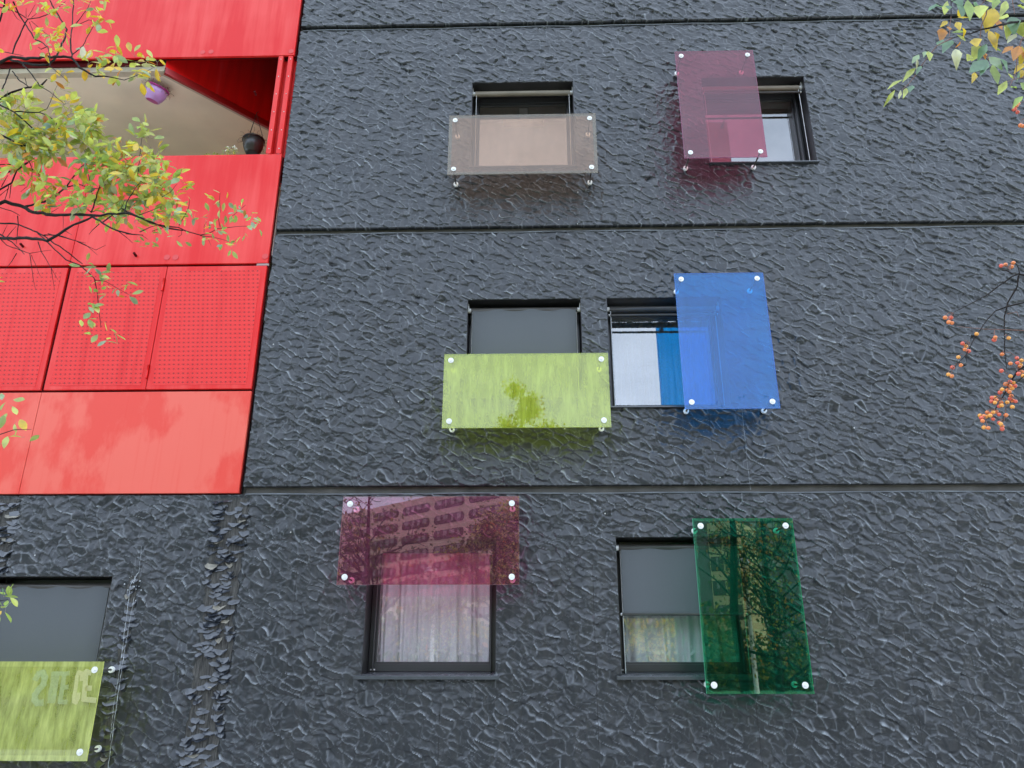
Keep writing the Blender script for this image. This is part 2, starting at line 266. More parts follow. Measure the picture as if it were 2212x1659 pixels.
# ------------------------------------------------------------------ mesh builder and tagging
class MB:
    def __init__(s): s.v = []; s.f = []; s.mi = []
    def add(s, v, f, mi=0):
        o = len(s.v); s.v += [tuple(p) for p in v]; s.f += [tuple(i+o for i in q) for q in f]; s.mi += [mi]*len(f); return s
    def box(s, a, b, mi=0, bev=0.0):
        x0, y0, z0 = a; x1, y1, z1 = b
        if x0 > x1: x0, x1 = x1, x0
        if y0 > y1: y0, y1 = y1, y0
        if z0 > z1: z0, z1 = z1, z0
        return s.add([(x0,y0,z0),(x1,y0,z0),(x1,y1,z0),(x0,y1,z0),(x0,y0,z1),(x1,y0,z1),(x1,y1,z1),(x0,y1,z1)],
              [(0,3,2,1),(4,5,6,7),(0,1,5,4),(1,2,6,5),(2,3,7,6),(3,0,4,7)], mi)
    def tube(s, pts, rad, n=8, mi=0, cap=True):
        pts = [Vector(p) for p in pts]
        if not isinstance(rad, (list, tuple)): rad = [rad]*len(pts)
        rings = []; t0 = (pts[1]-pts[0]).normalized(); up = Vector((0,0,1)) if abs(t0.z) < .9 else Vector((1,0,0))
        side = t0.cross(up).normalized()
        for i, p in enumerate(pts):
            t = (pts[min(i+1, len(pts)-1)]-pts[max(i-1, 0)]).normalized()
            side = (side - t*side.dot(t)).normalized(); u = side.cross(t)
            rings.append([p+(side*math.cos(2*math.pi*k/n)+u*math.sin(2*math.pi*k/n))*rad[i] for k in range(n)])
        v = [q for r_ in rings for q in r_]; f = []
        for i in range(len(pts)-1):
            for k in range(n): f.append((i*n+k, i*n+(k+1)%n, (i+1)*n+(k+1)%n, (i+1)*n+k))
        if cap: f.append(tuple(range(n))); f.append(tuple(reversed(range((len(pts)-1)*n, len(pts)*n))))
        return s.add(v, f, mi)
    def lathe(s, prof, M=Matrix.Identity(4), n=24, mi=0):
        v = []; f = []
        for r_, z in prof:
            for k in range(n): v.append(M @ Vector((r_*math.cos(2*math.pi*k/n), r_*math.sin(2*math.pi*k/n), z)))
        for i in range(len(prof)-1):
            for k in range(n): f.append((i*n+k, i*n+(k+1)%n, (i+1)*n+(k+1)%n, (i+1)*n+k))
        return s.add(v, f, mi)
    def ball(s, c, r_, nu=10, nv=7, mi=0, sq=1.0):
        v = []; f = []; c = Vector(c)
        for j in range(nv+1):
            a = math.pi*j/nv
            for k in range(nu):
                b = 2*math.pi*k/nu; v.append(c+Vector((r_*math.sin(a)*math.cos(b), r_*math.sin(a)*math.sin(b), r_*sq*math.cos(a))))
        for j in range(nv):
            for k in range(nu): f.append((j*nu+k, (j+1)*nu+k, (j+1)*nu+(k+1)%nu, j*nu+(k+1)%nu))
        return s.add(v, f, mi)
    def build(s, name, mats, parent=None, smooth=False, bevel=0.0, **tags):
        me = bpy.data.meshes.new(name)
        org = Vector((0, 0, 0))
        if parent is not None: org = wloc(parent)
        me.from_pydata([tuple(Vector(p)-org) for p in s.v], [], s.f); me.update()
        if not isinstance(mats, (list, tuple)): mats = [mats]
        for m_ in mats: me.materials.append(m_)
        me.polygons.foreach_set('material_index', s.mi)
        me.polygons.foreach_set('use_smooth', [smooth]*len(s.f))
        o = bpy.data.objects.new(name, me); C.objects.link(o)
        if parent is not None: o.parent = parent
        if bevel:
            b = o.modifiers.new('bevel', 'BEVEL'); b.width = bevel; b.segments = 2; b.limit_method = 'ANGLE'
        for k, v_ in tags.items(): o[k] = v_
        return o
def wloc(o):
    l = Vector(o.location)
    while o.parent: o = o.parent; l = l+Vector(o.location)
    return l
def thing(name, loc, label, cat, group=None):
    o = bpy.data.objects.new(name, None); C.objects.link(o); o.location = loc; o.empty_display_size = .2
    o['label'] = label; o['category'] = cat
    if group: o['group'] = group
    return o

# ------------------------------------------------------------------ crumple height field
rng = np.random.RandomState(11)
T1 = rng.rand(512, 512); T2 = rng.rand(512, 512); T3 = rng.rand(512, 512)
def vnoise(x, z, T):
    i = np.floor(x).astype(int); j = np.floor(z).astype(int); fx = x-i; fz = z-j
    fx = fx*fx*(3-2*fx); fz = fz*fz*(3-2*fz); i &= 511; j &= 511; i1 = (i+1) & 511; j1 = (j+1) & 511
    return (T[i, j]*(1-fx)+T[i1, j]*fx)*(1-fz)+(T[i, j1]*(1-fx)+T[i1, j1]*fx)*fz
def plin(x, z, T):
    i = np.floor(x).astype(int); j = np.floor(z).astype(int); fx = x-i; fz = z-j
    i &= 511; j &= 511; i1 = (i+1) & 511; j1 = (j+1) & 511
    h00, h10, h01, h11 = T[i, j], T[i1, j], T[i, j1], T[i1, j1]
    lo = h00+(h10-h00)*fx+(h01-h00)*fz; hi = h11+(h01-h11)*(1-fx)+(h10-h11)*(1-fz)
    return np.where(fx+fz < 1, lo, hi)
RH = rng.rand(256, 256); RG = [rng.randn(256, 256) for _ in range(2)]; RJ = [rng.rand(256, 256) for _ in range(2)]
def facets(a, b, sa, sb, slope, sag, w, rot):
    """cells of randomly tilted flat facets, folded into each other over a narrow width"""
    i0 = np.floor(a).astype(int); j0 = np.floor(b).astype(int)
    z_ = np.zeros_like(a); d1 = z_+9.; d2 = z_+9.; h1 = z_; h2 = z_; q1 = z_; q2 = z_; x1 = z_; y1 = z_; x2 = z_; y2 = z_
    for di in (-1, 0, 1):
        for dj in (-1, 0, 1):
            i = i0+di; j = j0+dj; ii = i & 255; jj = j & 255
            px = a-(i+.1+.8*RJ[0][ii, jj]); pz = b-(j+.1+.8*RJ[1][ii, jj]); d = np.hypot(px, pz)
            h = np.clip(RG[0][ii, jj], -2, 2)*slope*px*sa+(sag+np.clip(RG[1][ii, jj], -2, 2)*slope)*pz*sb
            n1 = d < d1; n2 = (~n1) & (d < d2)
            hq = RH[ii, jj]; q2 = np.where(n1, q1, np.where(n2, hq, q2)); q1 = np.where(n1, hq, q1); h2 = np.where(n1, h1, np.where(n2, h, h2)); x2 = np.where(n1, x1, np.where(n2, px, x2)); y2 = np.where(n1, y1, np.where(n2, pz, y2)); d2 = np.where(n1, d1, np.where(n2, d, d2))
            h1 = np.where(n1, h, h1); x1 = np.where(n1, px, x1); y1 = np.where(n1, pz, y1); d1 = np.where(n1, d, d1)
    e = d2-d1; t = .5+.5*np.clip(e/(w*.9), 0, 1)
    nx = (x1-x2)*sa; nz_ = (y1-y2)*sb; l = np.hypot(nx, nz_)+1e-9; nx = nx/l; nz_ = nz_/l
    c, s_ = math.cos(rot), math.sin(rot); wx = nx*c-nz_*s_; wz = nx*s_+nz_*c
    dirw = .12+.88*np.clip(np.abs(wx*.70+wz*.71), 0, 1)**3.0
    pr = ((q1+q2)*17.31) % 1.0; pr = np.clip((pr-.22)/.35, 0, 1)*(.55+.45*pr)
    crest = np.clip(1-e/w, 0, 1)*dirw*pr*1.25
    return h1*t+h2*(1-t), crest
def crumple(x, z, seed):
    x = x+seed*13.7; z = z+seed*7.3
    wx = (vnoise(x/.17, z/.13, T1)-.5)*.07+(vnoise(x/.045, z/.045, T3)-.5)*.012
    wz = (vnoise(x/.15+50, z/.13+9, T2)-.5)*.06+(vnoise(x/.045+7, z/.045+3, T1)-.5)*.012
    u = x+wx; v = z+wz
    a, ca = facets((u*.90-.44*v)/.122, (v*.90+.44*u)/.068, .122, .068, .14, -.07, .135, -.45)
    b, cb = facets((u*.97-.26*v)/.056+31, (v*.97+.26*u)/.043+17, .056, .043, .14, -.04, .17, -.26)
    m = vnoise(x/.5, z/.5, T3); m2 = vnoise(x/.11+5, z/.09+8, T2)
    c = plin((u*.8+.6*v)/.040+91, (v*.8-.6*u)/.034+57, T1); d = plin((u+.3*v)/.16+9, v/.12+3, T2)
    cr_ = ca*(.35+1.0*m2)*.019+cb*(1.1-.8*m2)*.007
    crest_light = np.clip(ca*(.3+1.0*m2)+cb*(.9-.7*m2)*.55, 0, 1)  # mask for the painted crest highlights, strongest along the lit fold direction
    return (a*.68+b*.42+d*.010+c*.0022+cr_+.004)*(0.8+.4*m), crest_light

def wall_part(name, x0, x1, z0, z1, holes, seed, parent, step=.0078, depth=.05, mats=None, flat=()):
    def axis(a, b, cuts):
        br = sorted(set([a, b]+cuts)); br = [q for q in br if a <= q <= b]; o = []
        for p, q in zip(br[:-1], br[1:]):
            n = max(1, int(round((q-p)/step))); o += list(np.linspace(p, q, n, endpoint=False))
        return np.array(o+[b])
    e = .0015
    xc = [x0+e, x1-e]; zc = [z0+e, z1-e]
    for h in holes: xc += [h[0], h[0]+e, h[1]-e, h[1]]; zc += [h[2], h[2]+e, h[3]-e, h[3]]
    X = axis(x0, x1, xc); Z = axis(z0, z1, zc)
    GX, GZ = np.meshgrid(X, Z)
    H, WR = crumple(GX, GZ, seed)
    for (fx0, fx1, fz0, fz1) in flat:
        msk = np.clip(np.minimum(np.minimum(GX-fx0, fx1-GX), np.minimum(GZ-fz0, fz1-GZ))/.03+vnoise(GX/.03, GZ/.03, T1)-.5, 0, 1)
        H = H*(1-msk)
    Y = -H
    inner = np.zeros_like(GX, bool); mid = np.zeros_like(GX, bool)
    for h in holes:
        inner |= (GX > h[0]+e/2) & (GX < h[1]-e/2) & (GZ > h[2]+e/2) & (GZ < h[3]-e/2)
    border = (GX < x0+e/2) | (GX > x1-e/2) | (GZ < z0+e/2) | (GZ > z1-e/2)
    Y[inner] = .02; Y[border] = depth
    DZ = -H*.40; DX = -H*.2
    # keep fold sag off the free edges
    ed = np.minimum(np.minimum(GX-x0, x1-GX), np.minimum(GZ-z0, z1-GZ))
    for h in holes:
        dx = np.maximum(np.maximum(h[0]-GX, GX-h[1]), 0); dz = np.maximum(np.maximum(h[2]-GZ, GZ-h[3]), 0)
        ed = np.minimum(ed, np.hypot(dx, dz))
    k = np.clip(ed/.05, 0, 1); k[inner | border] = 0
    VX = GX+DX*k; VZ = GZ+DZ*k+(1-k)*(-H*.25)*(~(inner | border))
    nz_, nx_ = GX.shape
    verts = np.stack([VX, Y, VZ], -1).reshape(-1, 3)
    idx = np.arange(nz_*nx_).reshape(nz_, nx_)
    xm = (X[:-1]+X[1:])/2; zm = (Z[:-1]+Z[1:])/2; MX, MZ = np.meshgrid(xm, zm)
    keep = np.ones_like(MX, bool)
    for h in holes: keep &= ~((MX > h[0]+e) & (MX < h[1]-e) & (MZ > h[2]+e) & (MZ < h[3]-e))
    q = np.stack([idx[:-1, :-1], idx[:-1, 1:], idx[1:, 1:], idx[1:, :-1]], -1)[keep]
    me = bpy.data.meshes.new(name); me.vertices.add(len(verts)); me.vertices.foreach_set('co', verts.ravel())
    me.loops.add(q.size); me.loops.foreach_set('vertex_index', q.ravel().astype(np.int32))
    me.polygons.add(len(q)); me.polygons.foreach_set('loop_start', (np.arange(len(q))*4).astype(np.int32)); me.polygons.foreach_set('loop_total', np.full(len(q), 4, np.int32))
    me.polygons.foreach_set('use_smooth', np.ones(len(q), bool)); me.update(); me.validate()
    at_ = me.attributes.new('crest_light', 'FLOAT', 'POINT'); at_.data.foreach_set('value', WR.ravel().astype(np.float32))
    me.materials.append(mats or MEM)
    o = bpy.data.objects.new(name, me); C.objects.link(o); o.parent = parent
    return o

# ------------------------------------------------------------------ setting: ground, road, pavement
GRASS = mat('grass_ground', (.07, .11, .03), .9, var=.4, scale=3)
MB().add([(-400, -400, 0), (400, -400, 0), (400, 400, 0), (-400, 400, 0)], [(0, 1, 2, 3)]).build('ground', GRASS, kind='structure')
MB().add([(-60, -10.0, .012), (60, -10.0, .012), (60, -.02, .012), (-60, -.02, .012)], [(0, 1, 2, 3)]).build('pavement', mat('paving_concrete', (.55, .54, .50), .8, scale=3), kind='structure')
MB().add([(-200, -34, .012), (200, -34, .012), (200, -27, .012), (-200, -27, .012)], [(0, 1, 2, 3)]).build('road', mat('asphalt', (.06, .06, .062), .8, scale=6), kind='structure')

# ------------------------------------------------------------------ the black building
BX0 = -2.705
bld = thing('apartment_building', (0, 0, 0), 'dark grey apartment building clad in crumpled membrane with square windows', 'building')
J = [3.098, 5.898, 8.698]; G = .074
WH = 1.17
WIN = {  # x0, x1, z0, z1
 'w1': (-.635, .525, 6.725, 7.885), 'w2': (1.985, 3.15, 6.735, 7.90), 'w3': (-.63, .53, 3.945, 5.11), 'w4': (.79, 1.945, 3.945, 5.11),
 'w5': (-1.475, -.31, 1.52, 2.69), 'w6': (.77, 1.935, 1.52, 2.69), 'w7': (-4.965, -3.80, 1.17, 2.35)}
flats = [(-2.97, -2.60, -.5, 3.098), (-9.0, -4.78, 2.33, 3.098), (-3.66, -3.53, .2, 2.45)]
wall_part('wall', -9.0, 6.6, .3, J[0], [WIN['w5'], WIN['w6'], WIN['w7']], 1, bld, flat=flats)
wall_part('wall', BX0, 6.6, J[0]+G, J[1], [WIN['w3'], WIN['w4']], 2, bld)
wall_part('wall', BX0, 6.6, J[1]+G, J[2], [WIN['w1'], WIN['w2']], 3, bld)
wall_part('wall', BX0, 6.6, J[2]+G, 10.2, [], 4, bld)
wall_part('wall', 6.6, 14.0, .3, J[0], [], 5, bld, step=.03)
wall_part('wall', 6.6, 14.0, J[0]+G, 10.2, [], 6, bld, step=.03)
g = MB()
for j in J: g.add([(BX0+.01, .045, j-.02), (14, .045, j-.02), (14, .045, j+G+.02), (BX0+.01, .045, j+G+.02)], [(0, 1, 2, 3)])
g.build('joint_channel', MEM_FLAT, bld)
lip = MB()
for j in J:
    pts = [(x, -.014-.004*math.sin(x*7.3), j-.004+.003*math.sin(x*3.1+j)) for x in np.linspace(BX0+.03, 6.6, 90)]
    lip.tube(pts, .0075, 6)
lip.build('joint_lip', mat('joint_lip_lit', (.10, .11, .12), .3, var=.5, scale=5), bld, smooth=True)  # paler than the wall: light on the joint edge, painted into the bead
# body of the building behind; unseen height above added to shade the street side
b = MB()
b.box((BX0, .9, .0), (14, 14, 10.2)); b.box((-9, .9, 0), (BX0, 14, 3.0)); b.box((-9, 2.6, 3.0), (BX0, 14, 10.2)); b.box((-9, .02, 10.2), (14, 14, 19))
b.box((6.6, .06, .3), (14, .9, 10.2))
b.box((-9, .08, .0), (14, .5, .3))
b.box((BX0-.02, .06, 3.1), (BX0+.0, 2.6, 10.2))
b.build('building_body', MEM_FLAT, bld)

REC = .25
def window(key, blind=None, drop=0.0, tube=TUBE, rail=False, sill='slim'):
    x0, x1, z0, z1 = WIN[key]
    wn = bpy.data.objects.new('window', None); C.objects.link(wn); wn.parent = bld; wn.location = ((x0+x1)/2, 0, z0)
    # reveal lining
    m_ = MB()
    for a, b_ in (((x0-.012, -.004, z0), (x0+.004, REC+.06, z1)), ((x1-.004, -.004, z0), (x1+.012, REC+.06, z1))): m_.box(a, b_)
    m_.box((x0-.012, -.002, z1-.004), (x1+.012, REC+.06, z1+.012))
    m_.build('reveal', REVEAL, wn)
    f = MB(); fw = .055
    f.box((x0+.006, REC, z0+.02), (x0+fw, REC+.05, z1-.006)); f.box((x1-fw, REC, z0+.02), (x1-.006, REC+.05, z1-.006))
    f.box((x0+fw, REC, z0+.02), (x1-fw, REC+.05, z0+.085)); f.box((x0+fw, REC, z1-.085), (x1-fw, REC+.05, z1-.006))
    s_ = .018  # inner sash step
    f.box((x0+fw, REC+.012, z0+.085), (x0+fw+s_, REC+.045, z1-.085)); f.box((x1-fw-s_, REC+.012, z0+.085), (x1-fw, REC+.045, z1-.085))
    f.box((x0+fw+s_, REC+.012, z0+.085), (x1-fw-s_, REC+.045, z0+.085+s_)); f.box((x0+fw+s_, REC+.012, z1-.085-s_), (x1-fw-s_, REC+.045, z1-.085))
    f.box((x0+.05, .19, z0+.02), (x0+.058, REC, z1-.01)) ; f.box((x1-.058, .19, z0+.02), (x1-.05, REC, z1-.01))
    f.build('frame', FRAME, wn, bevel=.003)
    i = fw+s_
    MB().add([(x0+i, REC+.03, z0+.085+s_), (x1-i, REC+.03, z0+.085+s_), (x1-i, REC+.03, z1-.085-s_), (x0+i, REC+.03, z1-.085-s_)], [(0, 1, 2, 3)]).build('pane', PANE, wn)
    q = MB()
    if sill == 'slim': q.add([(x0-.01, -.045, z0-.010), (x1+.01, -.045, z0-.010), (x1+.01, REC, z0+.018), (x0-.01, REC, z0+.018), (x0-.01, -.045, z0-.022), (x1+.01, -.045, z0-.022), (x1+.01, REC, z0-.03), (x0-.01, REC, z0-.03)],
         [(0, 1, 2, 3), (4, 7, 6, 5), (0, 4, 5, 1), (1, 5, 6, 2), (3, 7, 4, 0)])
    else: q.add([(x0-.05, -.075, z0-.012), (x1+.03, -.075, z0-.012), (x1+.01, REC, z0+.018), (x0-.01, REC, z0+.018), (x0-.05, -.075, z0-.04), (x1+.03, -.075, z0-.04), (x1+.01, REC, z0-.05), (x0-.01, REC, z0-.05)],
         [(0, 1, 2, 3), (4, 7, 6, 5), (0, 4, 5, 1), (1, 5, 6, 2), (3, 7, 4, 0)])
    q.build('sill', SILL, wn, bevel=.002)
    # room
    r_ = MB(); X0, X1, Z0, Z1 = x0-.25, x1+.25, z0-.5, z1+.15
    v = [(X0, .34, Z0), (X1, .34, Z0), (X1, .88, Z0), (X0, .88, Z0), (X0, .34, Z1), (X1, .34, Z1), (X1, .88, Z1), (X0, .88, Z1)]
    r_.add(v, [(0, 1, 2, 3), (4, 7, 6, 5), (3, 2, 6, 7), (0, 3, 7, 4), (1, 5, 6, 2)])
    for a in ((X0, x0, Z0, Z1), (x1, X1, Z0, Z1), (x0, x1, Z0, z0+.02), (x0, x1, z1-.006, Z1)):
        r_.add([(a[0], .34, a[2]), (a[1], .34, a[2]), (a[1], .34, a[3]), (a[0], .34, a[3])], [(0, 1, 2, 3)])
    r_.build('room', ROOM, wn)
    if blind is not None:
        rb = MB(); ty, tz = .085, z1-.085
        rb.tube([(x0+.035, ty, tz), (x1-.035, ty, tz)], .031 if drop < .9 else .029, 20)
        rb_o = rb.build('blind_roller', tube, wn, smooth=True)
        for sgn, xx in ((1, x0), (-1, x1)):
            bk = MB(); bk.tube([(xx+sgn*.004, ty, tz), (xx+sgn*.034, ty, tz)], .026, 16)
            bk.box((xx+sgn*.004, ty-.02, tz), (xx+sgn*.012, ty+.02, tz+.07))
            bk.build('blind_bracket', STEEL, wn)
        for sgn, xx in ((1, x0), (-1, x1)): MB().tube([(xx+sgn*.045, ty-.012, tz-.02), (xx+sgn*.045, ty-.012, z0+.01)], .0032, 6).build('guide_cable', STEEL, wn)
        if drop > 0:
            fb = MB(); zt, zb = tz, z1-drop; nx = 24; v = []; fc = []
            for k in range(nx+1):
                xx = x0+.05+(x1-x0-.10)*k/nx; v += [(xx, ty-.026+.004*math.sin(k*.8), zt), (xx, ty-.02+.003*math.sin(k*1.1+1), zb)]
            for k in range(nx): fc.append((2*k, 2*k+1, 2*k+3, 2*k+2))
            fb.add(v, fc); fb.build('blind_fabric', BLIND, wn, smooth=True)
        if rail or drop > 0:
            zb = z1-drop if drop > 0 else tz-.075
            MB().tube([(x0+.03, ty-.02, zb), (x1-.03, ty-.02, zb)], .012, 12).build('blind_rail', TUBE, wn, smooth=True)
            for xx in (x0+.03, x1-.03): MB().ball((xx, ty-.02, zb), .013).build('rail_end', STEEL, wn, smooth=True)
    else:
        pass
    return wn
window('w1', 'up', 0, TUBE_BEIGE)
window('w2', 'up', 0, TUBE_BEIGE, rail=True)
window('w3', 'down', 1.05)
window('w4', 'up', 0, TUBE, rail=True)
w5 = window('w5', None, sill='deep')
w6 = window('w6', 'half', .67, sill='deep')
window('w7', 'down', 1.02, TUBE, sill='deep')
def tagplate(x, y, z, par):
    MB().box((x, y-.002, z), (x+.045, y, z+.012)).build('frame_label', mat('white_label', (.75, .75, .75), .5), par)
tagplate(-1.475+.025, REC-.0, 1.52+.03, w5); tagplate(.77+.025, REC, 1.52+.03, w6)

# peeling strips on the ground storey
SUBST = mat('weathered_substrate', (.050, .047, .042), .8, var=.855, scale=1.2, bump=.8, bscale=2, stretch=(90, 90, 7))
FLK = mat('peeling_paint_flake', (.030, .034, .042), .24, var=.3, scale=14, spec=.8)
FLK2 = mat('peeling_paint_underside', (.22, .20, .16), .6, var=.3, scale=20)
def peel(x0, x1, z0, z1, n, slant, seed):
    rnd = random.Random(seed); s_ = MB(); nx, nz_ = 6, 60; v = []; f = []
    for j in range(nz_+1):
        z = z0+(z1-z0)*j/nz_
        for i in range(nx+1):
            e_ = (rnd.random()-.5)*.05 if i in (0, nx) else 0
            v.append((x0+(x1-x0)*i/nx+e_, -.004-.004*rnd.random(), z))
    for j in range(nz_):
        for i in range(nx): a = j*(nx+1)+i; f.append((a, a+1, a+nx+2, a+nx+1))
    s_.add(v, f); s_.build('peeled_strip', SUBST, bld)
    k_ = MB()
    for q in range(n):
        z = z0+(z1-z0)*(q+rnd.random())/n; wd = rnd.uniform(.03, .08); xc = rnd.uniform(x0, x1)
        hh = rnd.uniform(.025, .06); ofs = rnd.uniform(.008, .026); tilt = rnd.uniform(-.5, .5)+slant
        v = []; f = []; m_, n_ = 5, 4
        cup = rnd.uniform(-.4, .9)
        for j in range(n_+1):
            t = j/n_
            for i in range(m_+1):
                s = i/m_*2-1
                wdt = wd*(1-.35*t*t+rnd.uniform(-.07, .07))
                v.append((xc+s*wdt+tilt*t*hh, -.004-ofs*(t**1.4)*(1+cup*s*s)-.002*rnd.random()*(t > 0), z-hh*t*(1-.25*s*s)+.005*math.sin(s*3+q)))
        for j in range(n_):
            for i in range(m_): a = j*(m_+1)+i; f.append((a, a+m_+1, a+m_+2, a+1))
        k_.add(v, f, 0 if rnd.random() < .92 else 1)
    k_.build('paint_flakes', [FLK, FLK2], bld, smooth=True, kind='stuff')
peel(-2.93, -2.64, .3, 3.06, 190, 0, 3)
peel(-6.2, -4.82, 2.40, 3.06, 200, 0, 4)
peel(-3.635, -3.555, .6, 2.35, 34, 0, 5)
lime = mat('lime_drip', (.36, .38, .39), .7, var=.4, scale=30)
dr = MB()
for (a, b_, r_) in (((300, 1235), (283, 1262), .008), ((283, 1255), (262, 1420), .0035), ((290, 1290), (270, 1400), .0025), ((262, 1420), (245, 1530), .003), ((270, 1400), (252, 1520), .004), ((252, 1520), (233, 1659), .0035), ((245, 1530), (238, 1600), .0025), ((306, 1180), (300, 1240), .002),
                    ((1602, 880), (1621, 1058), .0014)):
    n_ = 16; pts = []; rr_ = []
    for k in range(n_+1):
        t = k/n_; p = at(a[0]+(b_[0]-a[0])*t+random.uniform(-.7, .7), a[1]+(b_[1]-a[1])*t, -.030); pts.append(p); rr_.append(r_*.7*random.uniform(.2, 1.2))
    dr.tube(pts, rr_, 5)
for k in range(16):
    p = at(random.gauss(290, 7), random.gauss(1258, 16), -.028); dr.ball(p, random.uniform(.003, .008), 6, 4)
dr.build('lime_streak', lime, bld, kind='stuff')

# ------------------------------------------------------------------ red balcony front
bal = thing('balcony', (-5.4, 0, 3.1), 'red metal clad balcony front with perforated screens and open loggia', 'balcony')
XR = -2.735; XL = -9.0; YF = -.035
def panel(name, x0, x1, z0, z1, m_, y=YF, th=.03, bev=.004):
    return MB().box((x0, y, z0), (x1, y+th, z1)).build(name, m_, bal, bevel=bev)
panel('fascia_panel', XL, XR, 8.31, 10.2, RED)
panel('parapet_panel', XL, -4.845, 5.545, 6.91, RED); panel('parapet_panel', -4.840, XR, 5.545, 6.91, RED)
sc = []
for (a, b_) in ((XL, -4.85), (-4.815, -3.795), (-3.788, XR-.005)):
    o = panel('screen_frame', a, b_, 4.145, 5.515, RED)
    # recessed perforated field lies in its frame: rails first
    MB().box((a+.055, YF-.0025, 4.145+.045), (b_-.055, YF+.004, 5.515-.055)).build('perforated_sheet', PERF, o)
    sc.append(o)
panel('base_panel', XL, -4.828, 3.105, 4.12, RED_FADE); panel('base_panel', -4.824, XR-.0, 3.105, 4.12, RED_FADE)
for z in (4.33, 5.30):
    MB().tube([(-3.80, YF-.012, z-.07), (-3.80, YF-.012, z+.07)], .011, 10).build('hinge', RED, bal, smooth=True)
# joints behind the panels
MB().box((XL, YF+.028, 3.1), (XR+.01, YF+.05, 6.9)).build('backing_sheet', RED_GAP, bal)
MB().box((XL, YF+.028, 8.32), (XR+.01, YF+.06, 10.2)).build('backing_sheet', RED_GAP, bal)
MB().box((XL, YF+.01, 6.895), (XR, .16, 6.925)).build('parapet_cap', RED, bal, bevel=.003)
MB().box((-2.85, YF+.002, 5.518), (XR+.012, YF+.02, 5.540)).build('joint_plate', mat('joint_plate_grey', (.3, .22, .2), .5), bal)
# two flanged uprights with rivets
for k, (a, b_) in enumerate(((-2.915, -2.862), (-2.80, -2.748))):
    u_ = MB(); u_.box((a, YF, 6.927), (b_, YF+.006, 8.30)); u_.box((b_-.006, YF+.0065, 6.927), (b_, YF+.085, 8.30)); u_.box((a, YF+.085, 6.927), (b_+.03, YF+.09, 8.30))
    p_ = u_.build('upright', RED, bal, bevel=.002)
    for z in np.linspace(6.99, 8.25, 6): MB().ball(((a+b_)/2+.004, YF-.001, z), .0065, 8, 5).build('rivet', STEEL, p_, smooth=True)
MB().box((-2.93, YF+.10, 6.9), (-2.90, 2.2, 8.6)).build('side_wall', RED_IN, bal)
MB().box((-2.90, YF+.095, 6.93), (-2.735, YF+.11, 8.30)).build('side_wall', RED_IN, bal)
# soffit with a slanting edge; red downstand along the slant
ZC = 8.16
A = atz(350, 147, ZC); B = atz(600, 284, ZC)
A.y = max(A.y, .03)
dirv = (B-A).normalized(); Bx = A+dirv*((-2.93-A.x)/dirv.x)
so_ = MB(); so_.add([(XL, .03, ZC), (A.x, .03, ZC), (Bx.x, Bx.y, ZC), (-2.93, 2.2, ZC), (XL, 2.2, ZC), (XL, .03, ZC+.1), (A.x, .03, ZC+.1), (Bx.x, Bx.y, ZC+.1), (-2.93, 2.2, ZC+.1), (XL, 2.2, ZC+.1)],
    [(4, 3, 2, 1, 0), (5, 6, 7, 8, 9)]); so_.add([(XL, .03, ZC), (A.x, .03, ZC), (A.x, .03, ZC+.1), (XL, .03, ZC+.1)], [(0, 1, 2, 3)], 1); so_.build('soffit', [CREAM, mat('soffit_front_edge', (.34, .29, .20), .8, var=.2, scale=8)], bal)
nrm = Vector((dirv.y, -dirv.x, 0))
fa = MB()
for (z0_, z1_, off, mi) in ((ZC-.035, ZC+.05, .030, 1), (ZC+.05, 9.6, .012, 0)):
    a0 = A+nrm*off; b0 = Bx+nrm*off; a1 = A-nrm*.01; b1 = Bx-nrm*.01
    fa.add([(a0.x, a0.y, z0_), (b0.x, b0.y, z0_), (b0.x, b0.y, z1_), (a0.x, a0.y, z1_), (a1.x, a1.y, z0_), (b1.x, b1.y, z0_)], [(0, 1, 2, 3), (4, 5, 1, 0)], mi)
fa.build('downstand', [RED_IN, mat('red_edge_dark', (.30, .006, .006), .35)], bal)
tr_ = MB(); tr_.box((XL, .012, ZC-.004), (A.x, .10, ZC-.0005+.0))
a1 = A-nrm*.012; b1 = Bx-nrm*.012; a2 = A-nrm*.075; b2 = Bx-nrm*.075
tr_.add([(a1.x, a1.y, ZC-.006), (b1.x, b1.y, ZC-.006), (b2.x, b2.y, ZC-.006), (a2.x, a2.y, ZC-.006)], [(0, 1, 2, 3)])
tr_.build('soffit_trim', CREAM_E, bal)
MB().box((XL, 2.2, 5.9), (-2.9, 2.25, 10.2)).build('back_wall', mat('loggia_wall', (.62, .58, .52), .8), bal)
MB().box((XL, .1, 5.9), (-2.93, 2.2, 5.98)).build('floor_slab', CREAM, bal)
MB().box((XL, .018, ZC+.08), (A.x-.02, .028, 8.42)).build('gutter_line', RED_GAP, bal)
# drain spouts and fixing discs
for (px, py) in ((294, 553), (553, 205), (50, 533)):
    p = at(px, py, YF); MB().tube([(p.x, YF+.005, p.z), (p.x-.004, YF-.045, p.z+.012)], .013, 10).build('drain_spout', RED_GAP, bal, smooth=True)
DISC = mat('fixing_disc_red', (.60, .035, .03), .45, var=.05)
for (px, py) in ((361, 556), (379.5, 556), (573, 554), (800*.248+109.7+.01+0, 0),):
    if py == 0: continue
    p = at(px, py, YF); MB().tube([(p.x, YF+.001, p.z), (p.x, YF-.005, p.z)], .032, 24).build('fixing_disc', DISC, bal)
for (px, py) in ((438, 113), (456, 112), (629, 111)):
    p = at(px, py, YF)
    if p.x < XR-.03: MB().tube([(p.x, YF+.001, p.z), (p.x, YF-.004, p.z)], .03, 24).build('fixing_disc', DISC, bal)

